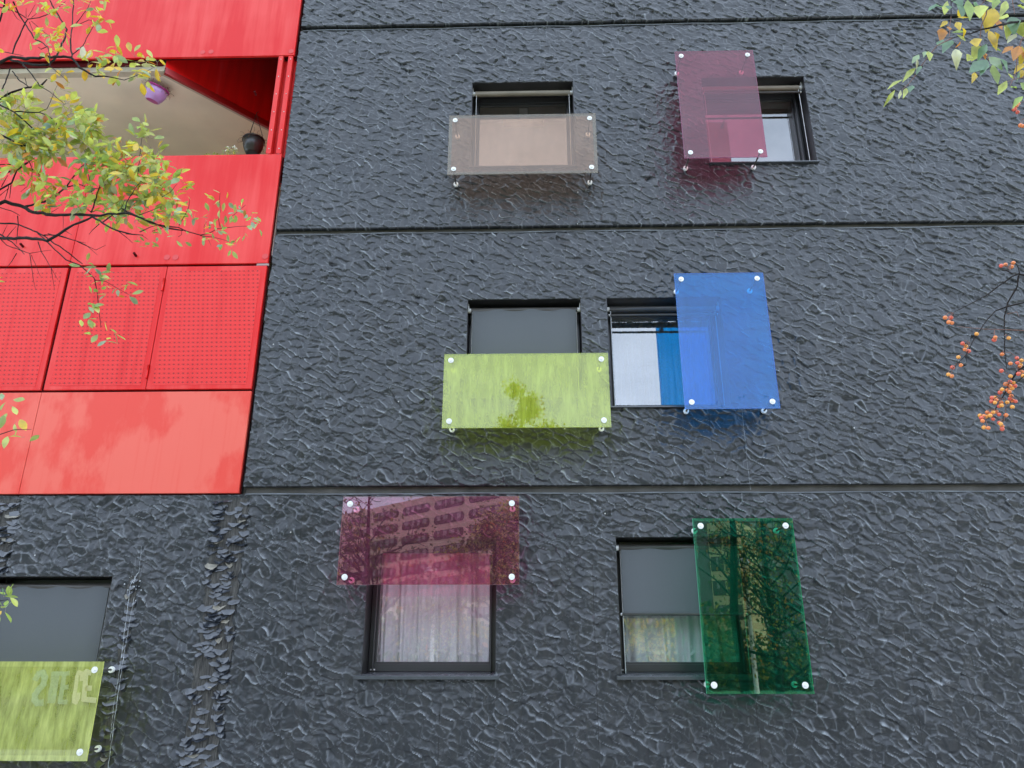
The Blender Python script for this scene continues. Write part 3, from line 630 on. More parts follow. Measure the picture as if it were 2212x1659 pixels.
# ------------------------------------------------------------------ coloured sheets on stand-offs
SO = .31
def tinted(label, x0, x1, z0, z1, m_, edge, group='tinted glass sheets on stand-off bolts', inset=(.065, .065)):
    t = thing('tinted_panel', ((x0+x1)/2, -SO, z0), label, 'glass panel', group)
    cx, cz, hw, hh = (x0+x1)/2, (z0+z1)/2, (x1-x0)/2, (z1-z0)/2; th = .012
    me = MB().box((-hw, 0, -hh), (hw, th, hh))
    me.mi = [1, 1, 0, 1, 0, 1]
    o = me.build('glass_sheet', [m_, edge]); o.parent = t; o.location = (0, -th, hh)
    ix, iz = inset
    for (x, z) in ((x0+ix, z0+iz), (x1-ix, z0+iz), (x0+ix, z1-iz), (x1-ix, z1-iz)):
        rd = MB().tube([(x, -SO+.002, z), (x, .01, z)], .0085, 10).build('standoff_rod', ROD, t, smooth=True)
        w1_ = MB(); w1_.tube([(x, -SO-.012, z), (x, -SO-.0165, z)], .026, 22); w1_.tube([(x, -SO-.0165, z), (x, -SO-.028, z)], .0105, 6)
        w1_.build('cap_bolt', WASH, rd)
        w2_ = MB(); w2_.tube([(x, -.062, z), (x, -.04, z)], .026, 22); w2_.build('wall_washer', WASH, rd)
    return t, o
WASH = mat('washer_steel', (.78, .78, .74), .4, metal=.1, var=.1, scale=40)
BR = sheet('sheet_brown', (.68, .42, .27), .048, .16, (.72, .54, .38), .25, rim=((.42, .44, .36), .035, .012, .05), hw=.785, hh=.38)
PU = sheet('sheet_purple', (.64, .10, .16), .046, .11, (.58, .38, .50), .15, rim=((.75, .12, .26), .008, .004, .05), hw=.43, hh=.71)
YE = sheet('sheet_yellow_green', (.84, .92, .05), .06, .30, (.82, .93, .18), .5, rim=((.85, .95, .04), .022, .03, -.05), hw=.778, hh=.365)
BL = sheet('sheet_blue', (.006, .44, .98), .036, .23, (.10, .40, .95), .2, rim=((.10, .42, .98), .012, .004, .05), hw=.437, hh=.705)
MG = sheet('sheet_magenta', (.82, .19, .36), .085, .06, (.72, .36, .50), .3, rim=((.75, .30, .36), .010, .004, .05), hw=.785, hh=.383)
GR = sheet('sheet_green', (.025, .40, .22), .075, .02, (.10, .55, .30), .3, rim=((.05, .66, .34), .024, .06, .12), hw=.435, hh=.71)
Y7 = sheet('sheet_yellow_weathered', (.90, .96, .10), .07, .42, (.86, .90, .36), .6, rim=((.85, .92, .10), .045, .02, .15), hw=.78, hh=.375)
tinted('translucent brown glass sheet over the top left window, roller tube above it', -.845, .73, 6.41, 7.165, BR, edgemat('edge_brown', (.45, .42, .36)))
tinted('upright purple glass sheet over left half of the top right window', 1.64, 2.50, 6.575, 7.99, PU, edgemat('edge_purple', (.55, .2, .35)))
tinted('yellow green glass sheet below lowered blind, left of the blue one', -.81, .745, 3.64, 4.375, YE, edgemat('edge_yellow', (.65, .75, .1)))
tinted('upright bright blue glass sheet covering right side of the middle window', 1.43, 2.30, 3.81, 5.215, BL, edgemat('edge_blue', (.12, .3, .8)))
tinted('magenta glass sheet over top of the lace curtained window, mirroring flats', -1.67, -.10, 2.24, 3.005, MG, edgemat('edge_magenta', (.6, .3, .35)))
tinted('upright dark green glass sheet mirroring bare trees beside half lowered blind', 1.415, 2.28, 1.38, 2.80, GR, edgemat('edge_green', (.1, .6, .35)))
t7, s7 = tinted('weathered yellow glass sheet with remains of lettering, lowest at far left', -5.14, -3.575, .87, 1.62, Y7, edgemat('edge_yellow_old', (.7, .75, .2)))
# remains of stuck-on lettering (two bright, four ghosts)
def lp(pts): return [(x*.11905, 1404.4+y*.11905) for x, y in pts]
GH = tmat('letter_ghost', (.66, .74, .42), .45); CRM = tmat('letter_cream', (.80, .78, .42), .72)
def letter(strokes, m_, wd):
    mb = MB()
    for st in strokes:
        pts = [at(x, y, -SO-.0145) for x, y in lp(st)]
        for k_, (a, b_) in enumerate(zip(pts[:-1], pts[1:])):
            yo = -.0004*(k_+1)-.004*strokes.index(st)*.2; d = (b_-a); d.y = 0; d.normalize(); n_ = Vector((-d.z, 0, d.x))*wd/2; e_ = d*wd*.3
            q = [a-e_+n_, a-e_-n_, b_+e_-n_, b_+e_+n_]
            mb.add([(p.x, -SO-.0155+yo, p.z) for p in q]+[(p.x, -SO-.0135, p.z) for p in q], [(0, 1, 2, 3), (0, 4, 5, 1), (1, 5, 6, 2), (2, 6, 7, 3), (3, 7, 4, 0)])
    return mb.build('letter', m_, t7)
letter([[(650, 520), (700, 430), (780, 410), (815, 500), (790, 620), (700, 720), (640, 810), (630, 900), (680, 960), (760, 955)]], GH, .05)
letter([[(965, 410), (950, 600), (915, 760), (895, 940)]], GH, .030)
letter([[(1050, 420), (1010, 640), (985, 830), (960, 940)], [(1000, 425), (1130, 425)]], GH, .035)
letter([[(1240, 420), (1170, 430), (1130, 700), (1090, 940)], [(1150, 680), (1220, 670)], [(1090, 940), (1200, 940)]], GH, .035)
letter([[(1480, 540), (1480, 420), (1430, 400), (1400, 480), (1385, 620), (1350, 830), (1345, 930), (1385, 950), (1420, 870), (1430, 790)]], CRM, .030)
letter([[(1640, 410), (1560, 390), (1545, 640), (1520, 890), (1720, 910)], [(1575, 690), (1640, 690)]], CRM, .040)

# ------------------------------------------------------------------ curtains and small things behind the panes
def curtain(label, x0, x1, z0, z1, y, folds, seed, m_=VOILE, lace=True, group=None):
    rnd = random.Random(seed); n_ = 120; v = []; f = []; rows = 6
    ph = [rnd.uniform(0, 6.28) for _ in range(4)]
    fy = lambda t: .022*math.sin(t*folds*6.28+ph[0])+.012*math.sin(t*folds*2.7*6.28+ph[1])+.01*math.sin(t*folds*.43*6.28+ph[2])
    for j in range(rows+1):
        z = z0+(z1-z0)*j/rows
        for i in range(n_+1):
            t = i/n_; v.append((x0+(x1-x0)*t+.01*math.sin(t*40+j*.6), y+fy(t)*(1.15-.4*j/rows), z))
    for j in range(rows):
        for i in range(n_): a = j*(n_+1)+i; f.append((a, a+1, a+n_+2, a+n_+1))
    t_ = thing('curtain', ((x0+x1)/2, y, z0), label, 'curtain', group)
    MB().add(v, f).build('curtain_cloth', m_, t_, smooth=True)
    if lace:
        lm = MB()
        for (zz, n2, sc_) in ((z0+.075, 15, 1.0), (z0+.42, 9, .9)):
            for k in range(n2):
                t = (k+.5+rnd.uniform(-.2, .2))/n2; cx = x0+(x1-x0)*t; yy = y+fy(t)-.028
                for (dx, dz, ang, l_, w_) in ((0, 0, .9, .055, .026), (-.018, .02, 2.2, .05, .022), (.012, .065, 1.3, .026, .012), (-.02, .075, 2.4, .022, .012), (.0, .10, 1.6, .02, .009)):
                    c_, s_ = math.cos(ang), math.sin(ang); c0 = Vector((cx+dx, yy, zz+dz))
                    a = c0; b_ = c0+Vector((c_*l_, 0, s_*l_))*sc_; mdl = (a+b_)/2; nn = Vector((-s_, 0, c_))*w_/2
                    lm.add([a, mdl-nn, b_, mdl+nn], [(0, 1, 2, 3)])
        lm.build('lace_motif', VOILE_DENSE, t_)
    return t_
curtain('white lace voile behind the window below the magenta sheet', -1.44, -.34, 1.60, 2.78, .345, 7, 1)
curtain('white lace voile behind the half lowered blind beside the green sheet', .80, 1.91, 1.60, 2.78, .345, 5, 2)
curtain('plain pale curtain behind the window next to the blue sheet', .82, 1.90, 4.02, 5.255, .50, 6, 3, tmat('curtain_plain', (.42, .45, .5), .45), lace=False)
cl = thing('ceiling_lamp', (-.02, .62, 7.80), 'long pale ceiling lamp inside the top left window', 'lamp')
MB().box((-.30, .56, 7.80), (.20, .68, 7.845)).build('lamp_shade', mat('lamp_opal', (.75, .68, .45), .4), cl, bevel=.018)
MB().box((-.10, .60, 7.847), (.0, .64, 8.03)).build('lamp_base', mat('lamp_white', (.7, .7, .7), .5), cl)

# ------------------------------------------------------------------ leaves and twigs
def leaf(mb, base, d, nrm, Ln, Wd, mi=0, curl=.2, fold=.25, blunt=.55):
    d = d.normalized(); nrm = (nrm-d*nrm.dot(d)).normalized(); s_ = d.cross(nrm)
    st = ((0, .04), (.18, .55), (.42, .95), (blunt+.07, 1.0 if blunt > .5 else .95), (.84, .62 if blunt > .5 else .34), (1.0, .02))
    v = []; f = []
    for t, w_ in st:
        c = base+d*Ln*t-nrm*(curl*Ln*t*t); hw = Wd*.5*w_
        v += [c-s_*hw+nrm*hw*fold, c, c+s_*hw+nrm*hw*fold]
    for i in range(len(st)-1):
        a = i*3; f += [(a, a+1, a+4, a+3), (a+1, a+2, a+5, a+4)]
    mb.add(v, f, mi)
def rvec(rnd): 
    while True:
        v = Vector((rnd.uniform(-1, 1), rnd.uniform(-1, 1), rnd.uniform(-1, 1)))
        if .05 < v.length < 1: return v.normalized()

# left tree: twigs traced at their real distance, about 3.4 m in front of the wall
TY = -3.5
rl = random.Random(5)
def f2(l, y0=0): return [(x*.15874, y0+y*.15874) for x, y in l]
def fC(l): return [(285.3+x*.13889, 373.1+y*.13889) for x, y in l]
def fD(l): return [(x*.3572, 493.7+y*.3572) for x, y in l]
BRN = []  # (points px, r0 mm, r1 mm)
def B_(l, r0, r1, off=0.0): BRN.append((l, r0, r1, off))
B_(f2([(-260, 1000), (0, 850), (120, 790), (400, 790), (760, 770), (970, 785), (1080, 920), (1300, 1040), (1420, 1035), (1690, 1090)]), 11, 2.5)
B_(f2([(1690, 1090), (1830, 1040), (1960, 990), (2120, 900)]), 2, 1)
B_(f2([(120, 790), (200, 830), (400, 870), (640, 890), (740, 810), (800, 700), (870, 550), (910, 400), (850, 300), (750, 140), (680, 0), (600, -140)]), 7, 3, .05)
B_(f2([(980, 770), (960, 580), (985, 300), (1000, 0), (1010, -150)]), 4, 2.5, -.05)
B_(f2([(990, 740), (1130, 620), (1200, 480), (1280, 340)]), 3, 1.5)
B_(f2([(170, 730), (240, 540), (350, 300), (380, 260), (530, 240), (640, 200), (750, 140), (890, 20)]), 4.5, 1.5, .1)
B_(f2([(-160, 60), (0, 100), (200, 150), (380, 260)]), 4.5, 3, .1); B_(f2([(180, 20), (260, 200), (340, 320), (480, 540), (560, 570), (650, 640), (680, 760), (680, 900)]), 4, 2.5, -.1)
B_(f2([(-60, 420), (0, 280), (60, 60), (70, -60)]), 5, 4); B_(f2([(-60, 680), (0, 690), (170, 730), (320, 760)]), 3, 1.5)
B_(f2([(300, 870), (440, 1020), (540, 1170), (680, 1250), (860, 1400)]), 4, 1.5); B_(f2([(-150, 1500), (0, 1370), (90, 1290), (370, 1190), (560, 1165), (640, 1080)]), 7, 4, .1)
B_(f2([(30, 1220), (150, 910)]), 4, 3); B_(f2([(170, 970), (270, 1100), (390, 1180)]), 3.5, 3, .1); B_(f2([(-160, 1360), (0, 1430), (200, 1530), (340, 1650), (540, 1825)]), 5, 3)
B_(f2([(200, 1520), (540, 1530), (640, 1570), (760, 1650), (780, 1740), (1030, 1830)]), 3.5, 2); B_(f2([(540, 1520), (640, 1480), (720, 1300), (780, 1160)]), 2, 1)
B_(f2([(680, 900), (800, 1000), (950, 1130)]), 2, 1); B_(f2([(1000, 360), (1100, 240), (1200, 100), (1240, 0)]), 2.5, 1.2); B_(f2([(1000, 370), (1210, 270), (1300, 300)]), 2, 1)
B_(f2([(400, 300), (450, 420), (560, 520)]), 1.5, 1); B_(f2([(380, 230), (430, 150), (480, 60)]), 1.6, 1); B_(f2([(355, 230), (355, 110)]), 1.6, 1); B_(f2([(430, 240), (500, 180)]), 1.5, 1); B_(f2([(170, 150), (230, 250), (290, 290)]), 2, 1)
B_(f2([(650, 630), (560, 670), (520, 640)]), 2, 2); B_(f2([(430, 290), (560, 410), (680, 490)]), 1.6, 1); B_(f2([(340, 1060), (360, 1150)]), 2, 2)
Y2 = 263.3
B_(f2([(-160, 100), (0, 170), (270, 300), (420, 350), (700, 390), (850, 440)], Y2), 6, 2); B_(f2([(270, 300), (350, 400), (400, 540), (440, 650), (430, 780), (380, 870), (280, 950)], Y2), 3.5, 1)
B_(f2([(-150, 780), (0, 730), (230, 640), (290, 590), (400, 540), (470, 490)], Y2), 5, 2.5, .1); B_(f2([(-120, 580), (0, 580), (250, 580), (300, 560)], Y2), 3, 2); B_(f2([(-150, 1010), (0, 920), (160, 830), (230, 660), (380, 560)], Y2), 5.5, 3)
B_(f2([(-280, 1180), (0, 1110), (70, 1080), (280, 1140), (450, 1230), (700, 1265), (1000, 1255), (1300, 1275), (1700, 1240), (1900, 1300), (2140, 1400), (2300, 1450), (2490, 1480)], Y2), 11, 3)
B_(f2([(350, 1150), (600, 1090), (760, 1010), (900, 890), (960, 800), (1110, 610), (1200, 540), (1290, 570)], Y2), 6, 2, .1)
B_(f2([(900, 890), (1080, 850), (1200, 890), (1340, 910), (1440, 850)], Y2), 3, 1.5); B_(f2([(1240, 1230), (1290, 1080), (1340, 930), (1380, 780)], Y2), 4, 2); B_(f2([(1290, 1080), (1250, 960), (1210, 800)], Y2), 2, 1)
B_(f2([(-280, 1560), (0, 1580), (500, 1590), (640, 1620), (800, 1530), (1000, 1400), (1260, 1290)], Y2), 8, 5, -.1); B_(f2([(1260, 1290), (1400, 1380), (1600, 1480), (1800, 1530), (1950, 1540)], Y2), 5, 2, -.1)
B_(f2([(-160, 1370), (0, 1380), (200, 1385), (330, 1430), (580, 1540), (740, 1659), (810, 1690), (1120, 1930)], Y2), 5, 2.5, .15); B_(f2([(600, 1540), (790, 1540), (1000, 1610), (1170, 1650)], Y2), 3.5, 1.2)
B_(f2([(1380, 1380), (1500, 1290), (1650, 1180), (1700, 1060)], Y2), 3.5, 1.5); B_(f2([(1890, 1270), (2050, 1210), (2200, 1150)], Y2), 2.5, 1); B_(f2([(240, 1280), (250, 1400), (220, 1659)], Y2), 3, 1.5); B_(f2([(-60, 1140), (0, 1165), (150, 1210), (270, 1275)], Y2), 2.5, 2)
B_(f2([(-60, 1480), (0, 1530), (190, 1659), (330, 1800)], Y2), 4.5, 2); B_(f2([(120, 870), (60, 1080)], Y2), 2.5, 2); B_(f2([(150, 850), (130, 1040)], Y2), 2.5, 2); B_(f2([(0, 1000), (120, 900)], Y2), 2, 1.5)
B_(f2([(20, 880), (110, 720)], Y2), 2, 1.2); B_(f2([(170, 820), (270, 860), (340, 860)], Y2), 2.5, 2.5); B_(f2([(1600, 1480), (1720, 1570), (1810, 1650)], Y2), 2, 1); B_(f2([(1350, 1390), (1260, 1470), (1210, 1530)], Y2), 2, 1.2)
B_(f2([(860, 1470), (980, 1540)], Y2), 2, 1); B_(f2([(700, 1230), (800, 1170)], Y2), 1.5, 1); B_(f2([(860, 1270), (860, 1460)], Y2), 1.5, .8); B_(f2([(1240, 1230), (1150, 1160)], Y2), 2.5, 1.5); B_(f2([(1250, 1230), (1340, 1190)], Y2), 2, 1)
B_(f2([(100, 1560), (220, 1420)], Y2), 2, 1); B_(f2([(30, 1540), (100, 1400)], Y2), 1.6, 1); B_(f2([(1900, 1500), (2050, 1430), (2200, 1390)], Y2), 2.4, 1); B_(f2([(430, 480), (440, 620)], Y2), 1.6, 1); B_(f2([(440, 640), (540, 720), (620, 800)], Y2), 1.6, 1)
B_(f2([(1690, 1240), (1720, 1100), (1840, 900), (1980, 730)], Y2), 3, 1.2); B_(f2([(1380, 860), (1500, 680), (1600, 620), (1760, 560), (1600, 400), (1500, 290)], Y2), 2.2, 1); B_(f2([(1880, 700), (1900, 500), (1920, 300), (1960, 60)], Y2), 2.4, 1)
B_(f2([(1240, 900), (1180, 600), (1140, 330), (1080, 180)], Y2), 2, 1); B_(f2([(1180, 420), (1120, 200), (1060, 60), (900, -100)], Y2), 2, 1)
B_(fC([(-150, 560), (0, 640), (130, 700), (270, 770), (400, 810), (600, 840), (720, 850), (840, 910), (1060, 970), (1200, 940), (1330, 870)]), 4.5, 2); B_(fC([(1330, 870), (1600, 840), (1900, 820), (2000, 760)]), 1.6, .8)
B_(fC([(1370, 850), (1340, 700), (1370, 600), (1360, 400), (1370, 310)]), 1.8, .8); B_(fC([(1060, 980), (1260, 1000), (1450, 1050), (1550, 1100)]), 1.6, .8); B_(fC([(730, 820), (820, 660), (880, 540), (900, 400)]), 2, 1)
B_(fC([(-100, 950), (0, 960), (150, 970), (250, 1040)]), 2.5, 1); B_(fC([(1500, 720), (1650, 600), (1720, 540), (1770, 500)]), 1.3, .8); B_(fC([(720, 1000), (770, 960), (770, 880)]), 1.2, 1); B_(fC([(460, 380), (600, 300), (700, 170)]), 1.8, 1)
B_(fC([(1120, 930), (1120, 830), (1160, 760)]), 1.2, .8); B_(fC([(1190, 1040), (1230, 1140)]), 1.2, .6); B_(fC([(310, 910), (460, 860), (600, 830)]), 2, 1)
B_(fD([(230, 30), (290, 85), (400, 190), (480, 220), (570, 300), (590, 400), (610, 600)]), 3.5, 1.4); B_(fD([(570, 310), (640, 320), (760, 390), (800, 410)]), 1.8, .8); B_(fD([(230, 80), (250, 140), (310, 240), (350, 310)]), 2.4, 1)
B_(fD([(-60, 40), (0, 60), (40, 100), (180, 150), (200, 300), (215, 370)]), 3, 1); B_(fD([(290, 30), (450, 70), (520, 100), (590, 160)]), 2.2, 1); B_(fD([(450, 70), (580, 130), (640, 100)]), 2, 1); B_(fD([(100, 150), (70, 200), (30, 250)]), 2, 1); B_(fD([(180, 150), (310, 130)]), 1.6, 1)
B_(fD([(-100, 1262), (0, 1245), (60, 1225), (90, 1215), (190, 1215)]), 3, 1); B_([(-60, 1310), (0, 1298), (18, 1295)], 3, 1.5); B_(fD([(190, 160), (245, 290)]), 1.5, .8); B_(fD([(310, 240), (330, 370)]), 1.5, .8)

tl_loc = Vector((-4.35, TY-.1, 0))
lt = thing('autumn_tree', tl_loc, 'tree with dark twigs and small yellow green leaves reaching in at left', 'tree')
wood = MB()
# a trunk and limbs beyond the left edge of the photograph carry the traced twigs
trunk = MB()
tp = [(-4.35, TY-.1, -.05), (-4.33, TY-.12, .9), (-4.38, TY-.08, 1.7), (-4.30, TY-.1, 2.6), (-4.36, TY-.05, 3.6), (-4.25, TY, 4.6), (-4.2, TY+.1, 5.8)]
trunk.tube(tp, [.115, .095, .085, .07, .055, .04, .02], 12)
starts = []
for l, r0, r1, off in BRN:
    n_ = len(l); pts = []; rr_ = []
    for i, (px, py) in enumerate(l):
        yy = TY+off+.12*math.sin(px*.011+py*.017)
        pts.append(at(px, py, yy))
    # refine with small kinks
    P2 = []; R2 = []; cum = 0
    for i in range(n_-1):
        a, b_ = pts[i], pts[i+1]; seg = max(1, int((b_-a).length/.035))
        for k in range(seg):
            t = k/seg; tt = (i+t)/(n_-1); r_ = (r0+(r1-r0)*tt)*.00105
            P2.append(a.lerp(b_, t)+rvec(rl)*r_*.7*(0 if k == 0 else 1)); R2.append(r_*rl.uniform(.88, 1.18))
    P2.append(pts[-1]); R2.append(r1*.0008)
    MB().tube(P2, R2, 7).build('branch', BARK, lt, smooth=True)
    if l[0][0] < -5: starts.append((pts[0], r0*.00078))
for p, r_ in starts:
    zt = max(1.0, min(5.6, p.z-.35*(p.x+4.35)-.25)); q = Vector((-4.33, TY-.08, zt))
    m1 = p.lerp(q, .35)+Vector((0, 0, .06)); m2 = p.lerp(q, .7)+Vector((0, 0, -.02))
    MB().tube([q, m2, m1, p], [r_*1.9, r_*1.5, r_*1.2, r_], 8).build('branch', BARK, lt, smooth=True)
trunk.build('trunk', BARK, lt, smooth=True)
fol = MB(); tw = MB()
def pick(rnd, wts):
    x = rnd.random()*sum(wts)
    for i, w_ in enumerate(wts):
        x -= w_
        if x <= 0: return i
    return 0
def sprig(px, py, n_, size=27, spread=1.0, wts=(2.2, 5.5, 1.6, .9, .3, .1, .4), depth=.12, up=.0):
    c = at(px, py, TY+rl.uniform(-depth, depth)); sc_ = (c-CAM).dot(CF)/FL
    ax = (rvec(rl)+Vector((0, 0, up))).normalized()
    for k in range(n_):
        d = (rvec(rl)*1.0+ax*.5); d.y *= .6; d.normalize()
        b_ = c+d*sc_*size*.25*spread+rvec(rl)*sc_*size*.3*spread
        nn = (Vector((0, -.5, .8))+rvec(rl)*.75)
        ln = size*sc_*rl.uniform(.7, 1.15)
        leaf(fol, b_, d, nn, ln, ln*rl.uniform(.40, .52), pick(rl, wts), rl.uniform(-.15, .35), rl.uniform(.05, .4), .58)
        tw.tube([c, b_], .0007, 4, 0, False)
def blob(x, y, rx, ry, n_, k=5, **kw):
    for _ in range(n_):
        a = rl.uniform(0, 6.283); r_ = math.sqrt(rl.random())
        sprig(x+rx*r_*math.cos(a), y+ry*r_*math.sin(a), rl.randint(max(1, k-2), k+1), **kw)
YW = (1, 5, 3, .6, .5, 0, .8)
for (x, y, n_) in ((18, 3, 3), (42, 5, 4), (50, 12, 2), (85, 8, 4), (95, 12, 3), (105, 28, 3), (118, 12, 4), (122, 18, 3), (110, 33, 3), (150, 2, 3), (165, 3, 3), (180, 8, 3), (200, 18, 4), (215, 3, 3), (220, 30, 4), (228, 45, 4), (215, 52, 4), (190, 52, 3), (185, 30, 2), (205, 65, 3),
                   (95, 62, 4), (108, 78, 5), (115, 88, 5), (126, 60, 3), (135, 92, 4), (68, 95, 2), (90, 112, 3), (102, 105, 4), (125, 74, 4), (112, 100, 4), (140, 68, 3)):
    sprig(x, y, n_, size=22, wts=YW)
for (x, y, n_) in ((182, 102, 3), (198, 110, 4), (205, 125, 4), (190, 140, 5), (212, 148, 5), (228, 118, 3), (238, 128, 4), (250, 112, 3), (262, 122, 3), (258, 138, 2), (255, 160, 3), (290, 122, 4), (305, 135, 3), (298, 160, 4), (320, 128, 4), (340, 135, 4), (338, 152, 4), (325, 165, 4), (312, 172, 3), (230, 140, 4), (300, 150, 3), (272, 142, 2)):
    sprig(x, y, n_, size=25, wts=YW)
for (x, y, n_) in ((118, 152, 2), (132, 162, 3), (115, 175, 3), (130, 192, 3), (145, 186, 2), (135, 208, 1)): sprig(x, y, n_, size=22, wts=YW)
blob(45, 222, 38, 30, 18, 4); blob(25, 285, 32, 40, 24, 5); blob(75, 300, 38, 38, 24, 5); blob(115, 300, 30, 42, 20, 5, up=.4); blob(140, 228, 12, 10, 4, 4, wts=YW); blob(165, 252, 22, 22, 10, 5); blob(188, 290, 22, 38, 20, 5); blob(200, 335, 28, 25, 12, 5)
for (x, y, n_) in ((308, 268, 4), (312, 280, 4), (298, 296, 4), (322, 298, 5), (300, 312, 4), (325, 318, 4), (275, 318, 3), (285, 332, 3), (308, 330, 5), (330, 338, 4), (235, 300, 3), (245, 312, 3), (262, 322, 3), (228, 322, 3), (340, 330, 3), (350, 340, 3)): sprig(x, y, n_, size=25, up=.8, spread=.8)
blob(225, 355, 62, 25, 20, 4); blob(300, 385, 68, 48, 38, 4, wts=(2, 6, 2.2, 1, .5, .1, .5)); blob(345, 400, 48, 58, 20, 4, wts=(2, 6, 2.2, 1, .5, .1, .5)); blob(215, 400, 60, 35, 16, 4); blob(100, 410, 45, 30, 12, 4); blob(140, 435, 60, 18, 11, 4); blob(60, 375, 35, 14, 7, 4, wts=YW)
blob(320, 460, 60, 35, 18, 4); blob(265, 470, 30, 22, 8, 4, wts=YW); blob(30, 350, 30, 20, 8, 4); blob(250, 440, 50, 20, 10, 4); blob(370, 440, 30, 30, 8, 4)
FG = (5, 2.5, .35, 2.5, .1, .4, .3)
for (x, y, n_) in fC([(900, 420), (770, 430), (840, 560), (880, 560), (660, 650), (750, 720), (850, 720), (930, 740), (960, 830), (1140, 760), (1210, 800), (1250, 830), (1370, 330), (1280, 440), (1260, 490), (1230, 400), (1370, 560), (1400, 600), (1200, 620), (1340, 700), (1280, 680), (1450, 420), (1460, 720), (1500, 800), (1440, 650), (1600, 560), (1610, 640), (1700, 560), (1720, 500), (1750, 590), (1740, 720), (1610, 780), (1850, 650), (1855, 740), (1890, 820), (1940, 700), (1980, 770), (1980, 880), (1800, 860), (1760, 940), (1310, 900), (1260, 940), (1410, 930), (1500, 950), (1370, 900), (1240, 1030), (1110, 1000), (1140, 1050), (1400, 1120), (1550, 1150), (1560, 1190), (1620, 1030), (1620, 1130), (700, 1050), (800, 1080), (660, 970), (850, 960), (450, 960), (150, 1080), (300, 1080), (310, 1150), (380, 1100), (220, 1150), (100, 980), (560, 820), (460, 820), (1060, 700), (980, 620)]) and [(a, b_, rl.choice((1, 1, 2, 2))) for a, b_ in fC([(900, 420), (770, 430), (840, 560), (880, 560), (660, 650), (750, 720), (850, 720), (930, 740), (960, 830), (1140, 760), (1210, 800), (1250, 830), (1370, 330), (1280, 440), (1260, 490), (1230, 400), (1370, 560), (1400, 600), (1200, 620), (1340, 700), (1280, 680), (1450, 420), (1460, 720), (1500, 800), (1440, 650), (1600, 560), (1610, 640), (1700, 560), (1720, 500), (1750, 590), (1740, 720), (1610, 780), (1850, 650), (1855, 740), (1890, 820), (1940, 700), (1980, 770), (1980, 880), (1800, 860), (1760, 940), (1310, 900), (1260, 940), (1410, 930), (1500, 950), (1370, 900), (1240, 1030), (1110, 1000), (1140, 1050), (1400, 1120), (1550, 1150), (1560, 1190), (1620, 1030), (1620, 1130), (700, 1050), (800, 1080), (660, 970), (850, 960), (450, 960), (150, 1080), (300, 1080), (310, 1150), (380, 1100), (220, 1150), (100, 980), (560, 820), (460, 820), (1060, 700), (980, 620)])]:
    sprig(x, y, n_, size=17, spread=.5, wts=FG)
for (x, y) in fD([(520, 210), (490, 230), (560, 240), (520, 290), (600, 320), (640, 270), (690, 265), (670, 310), (650, 350), (640, 390), (690, 300), (710, 410), (750, 410), (765, 330), (780, 400), (560, 390), (530, 460), (560, 480), (550, 510), (570, 450), (540, 550), (500, 600), (540, 620), (560, 640), (580, 600), (625, 560), (660, 600), (640, 680), (655, 680), (600, 640), (690, 630), (720, 360)]):
    sprig(x, y, rl.choice((1, 2, 2)), size=22, spread=.5, wts=FG)
for (x, y) in fD([(80, 1040), (10, 1040), (60, 1070), (20, 1170), (95, 1170), (120, 1160), (80, 1245), (150, 1260), (180, 1290), (10, 1300), (20, 1340), (-5, 1100), (-5, 1215)]): sprig(x, y, 1, size=30, spread=.4, wts=FG)
for (x, y) in ((0, 1275), (8, 1290), (18, 1295), (5, 1310), (12, 1318), (0, 1330), (22, 1285)): sprig(x, y, 2, size=26, spread=.5, wts=FG)
for _ in range(150):   # crown beyond the left edge
    sprig(rl.uniform(-330, -15), rl.uniform(-60, 700), 5, size=25)
fol.build('foliage', LF, lt, smooth=True)
tw.build('twigs', TWIG_PALE, lt)

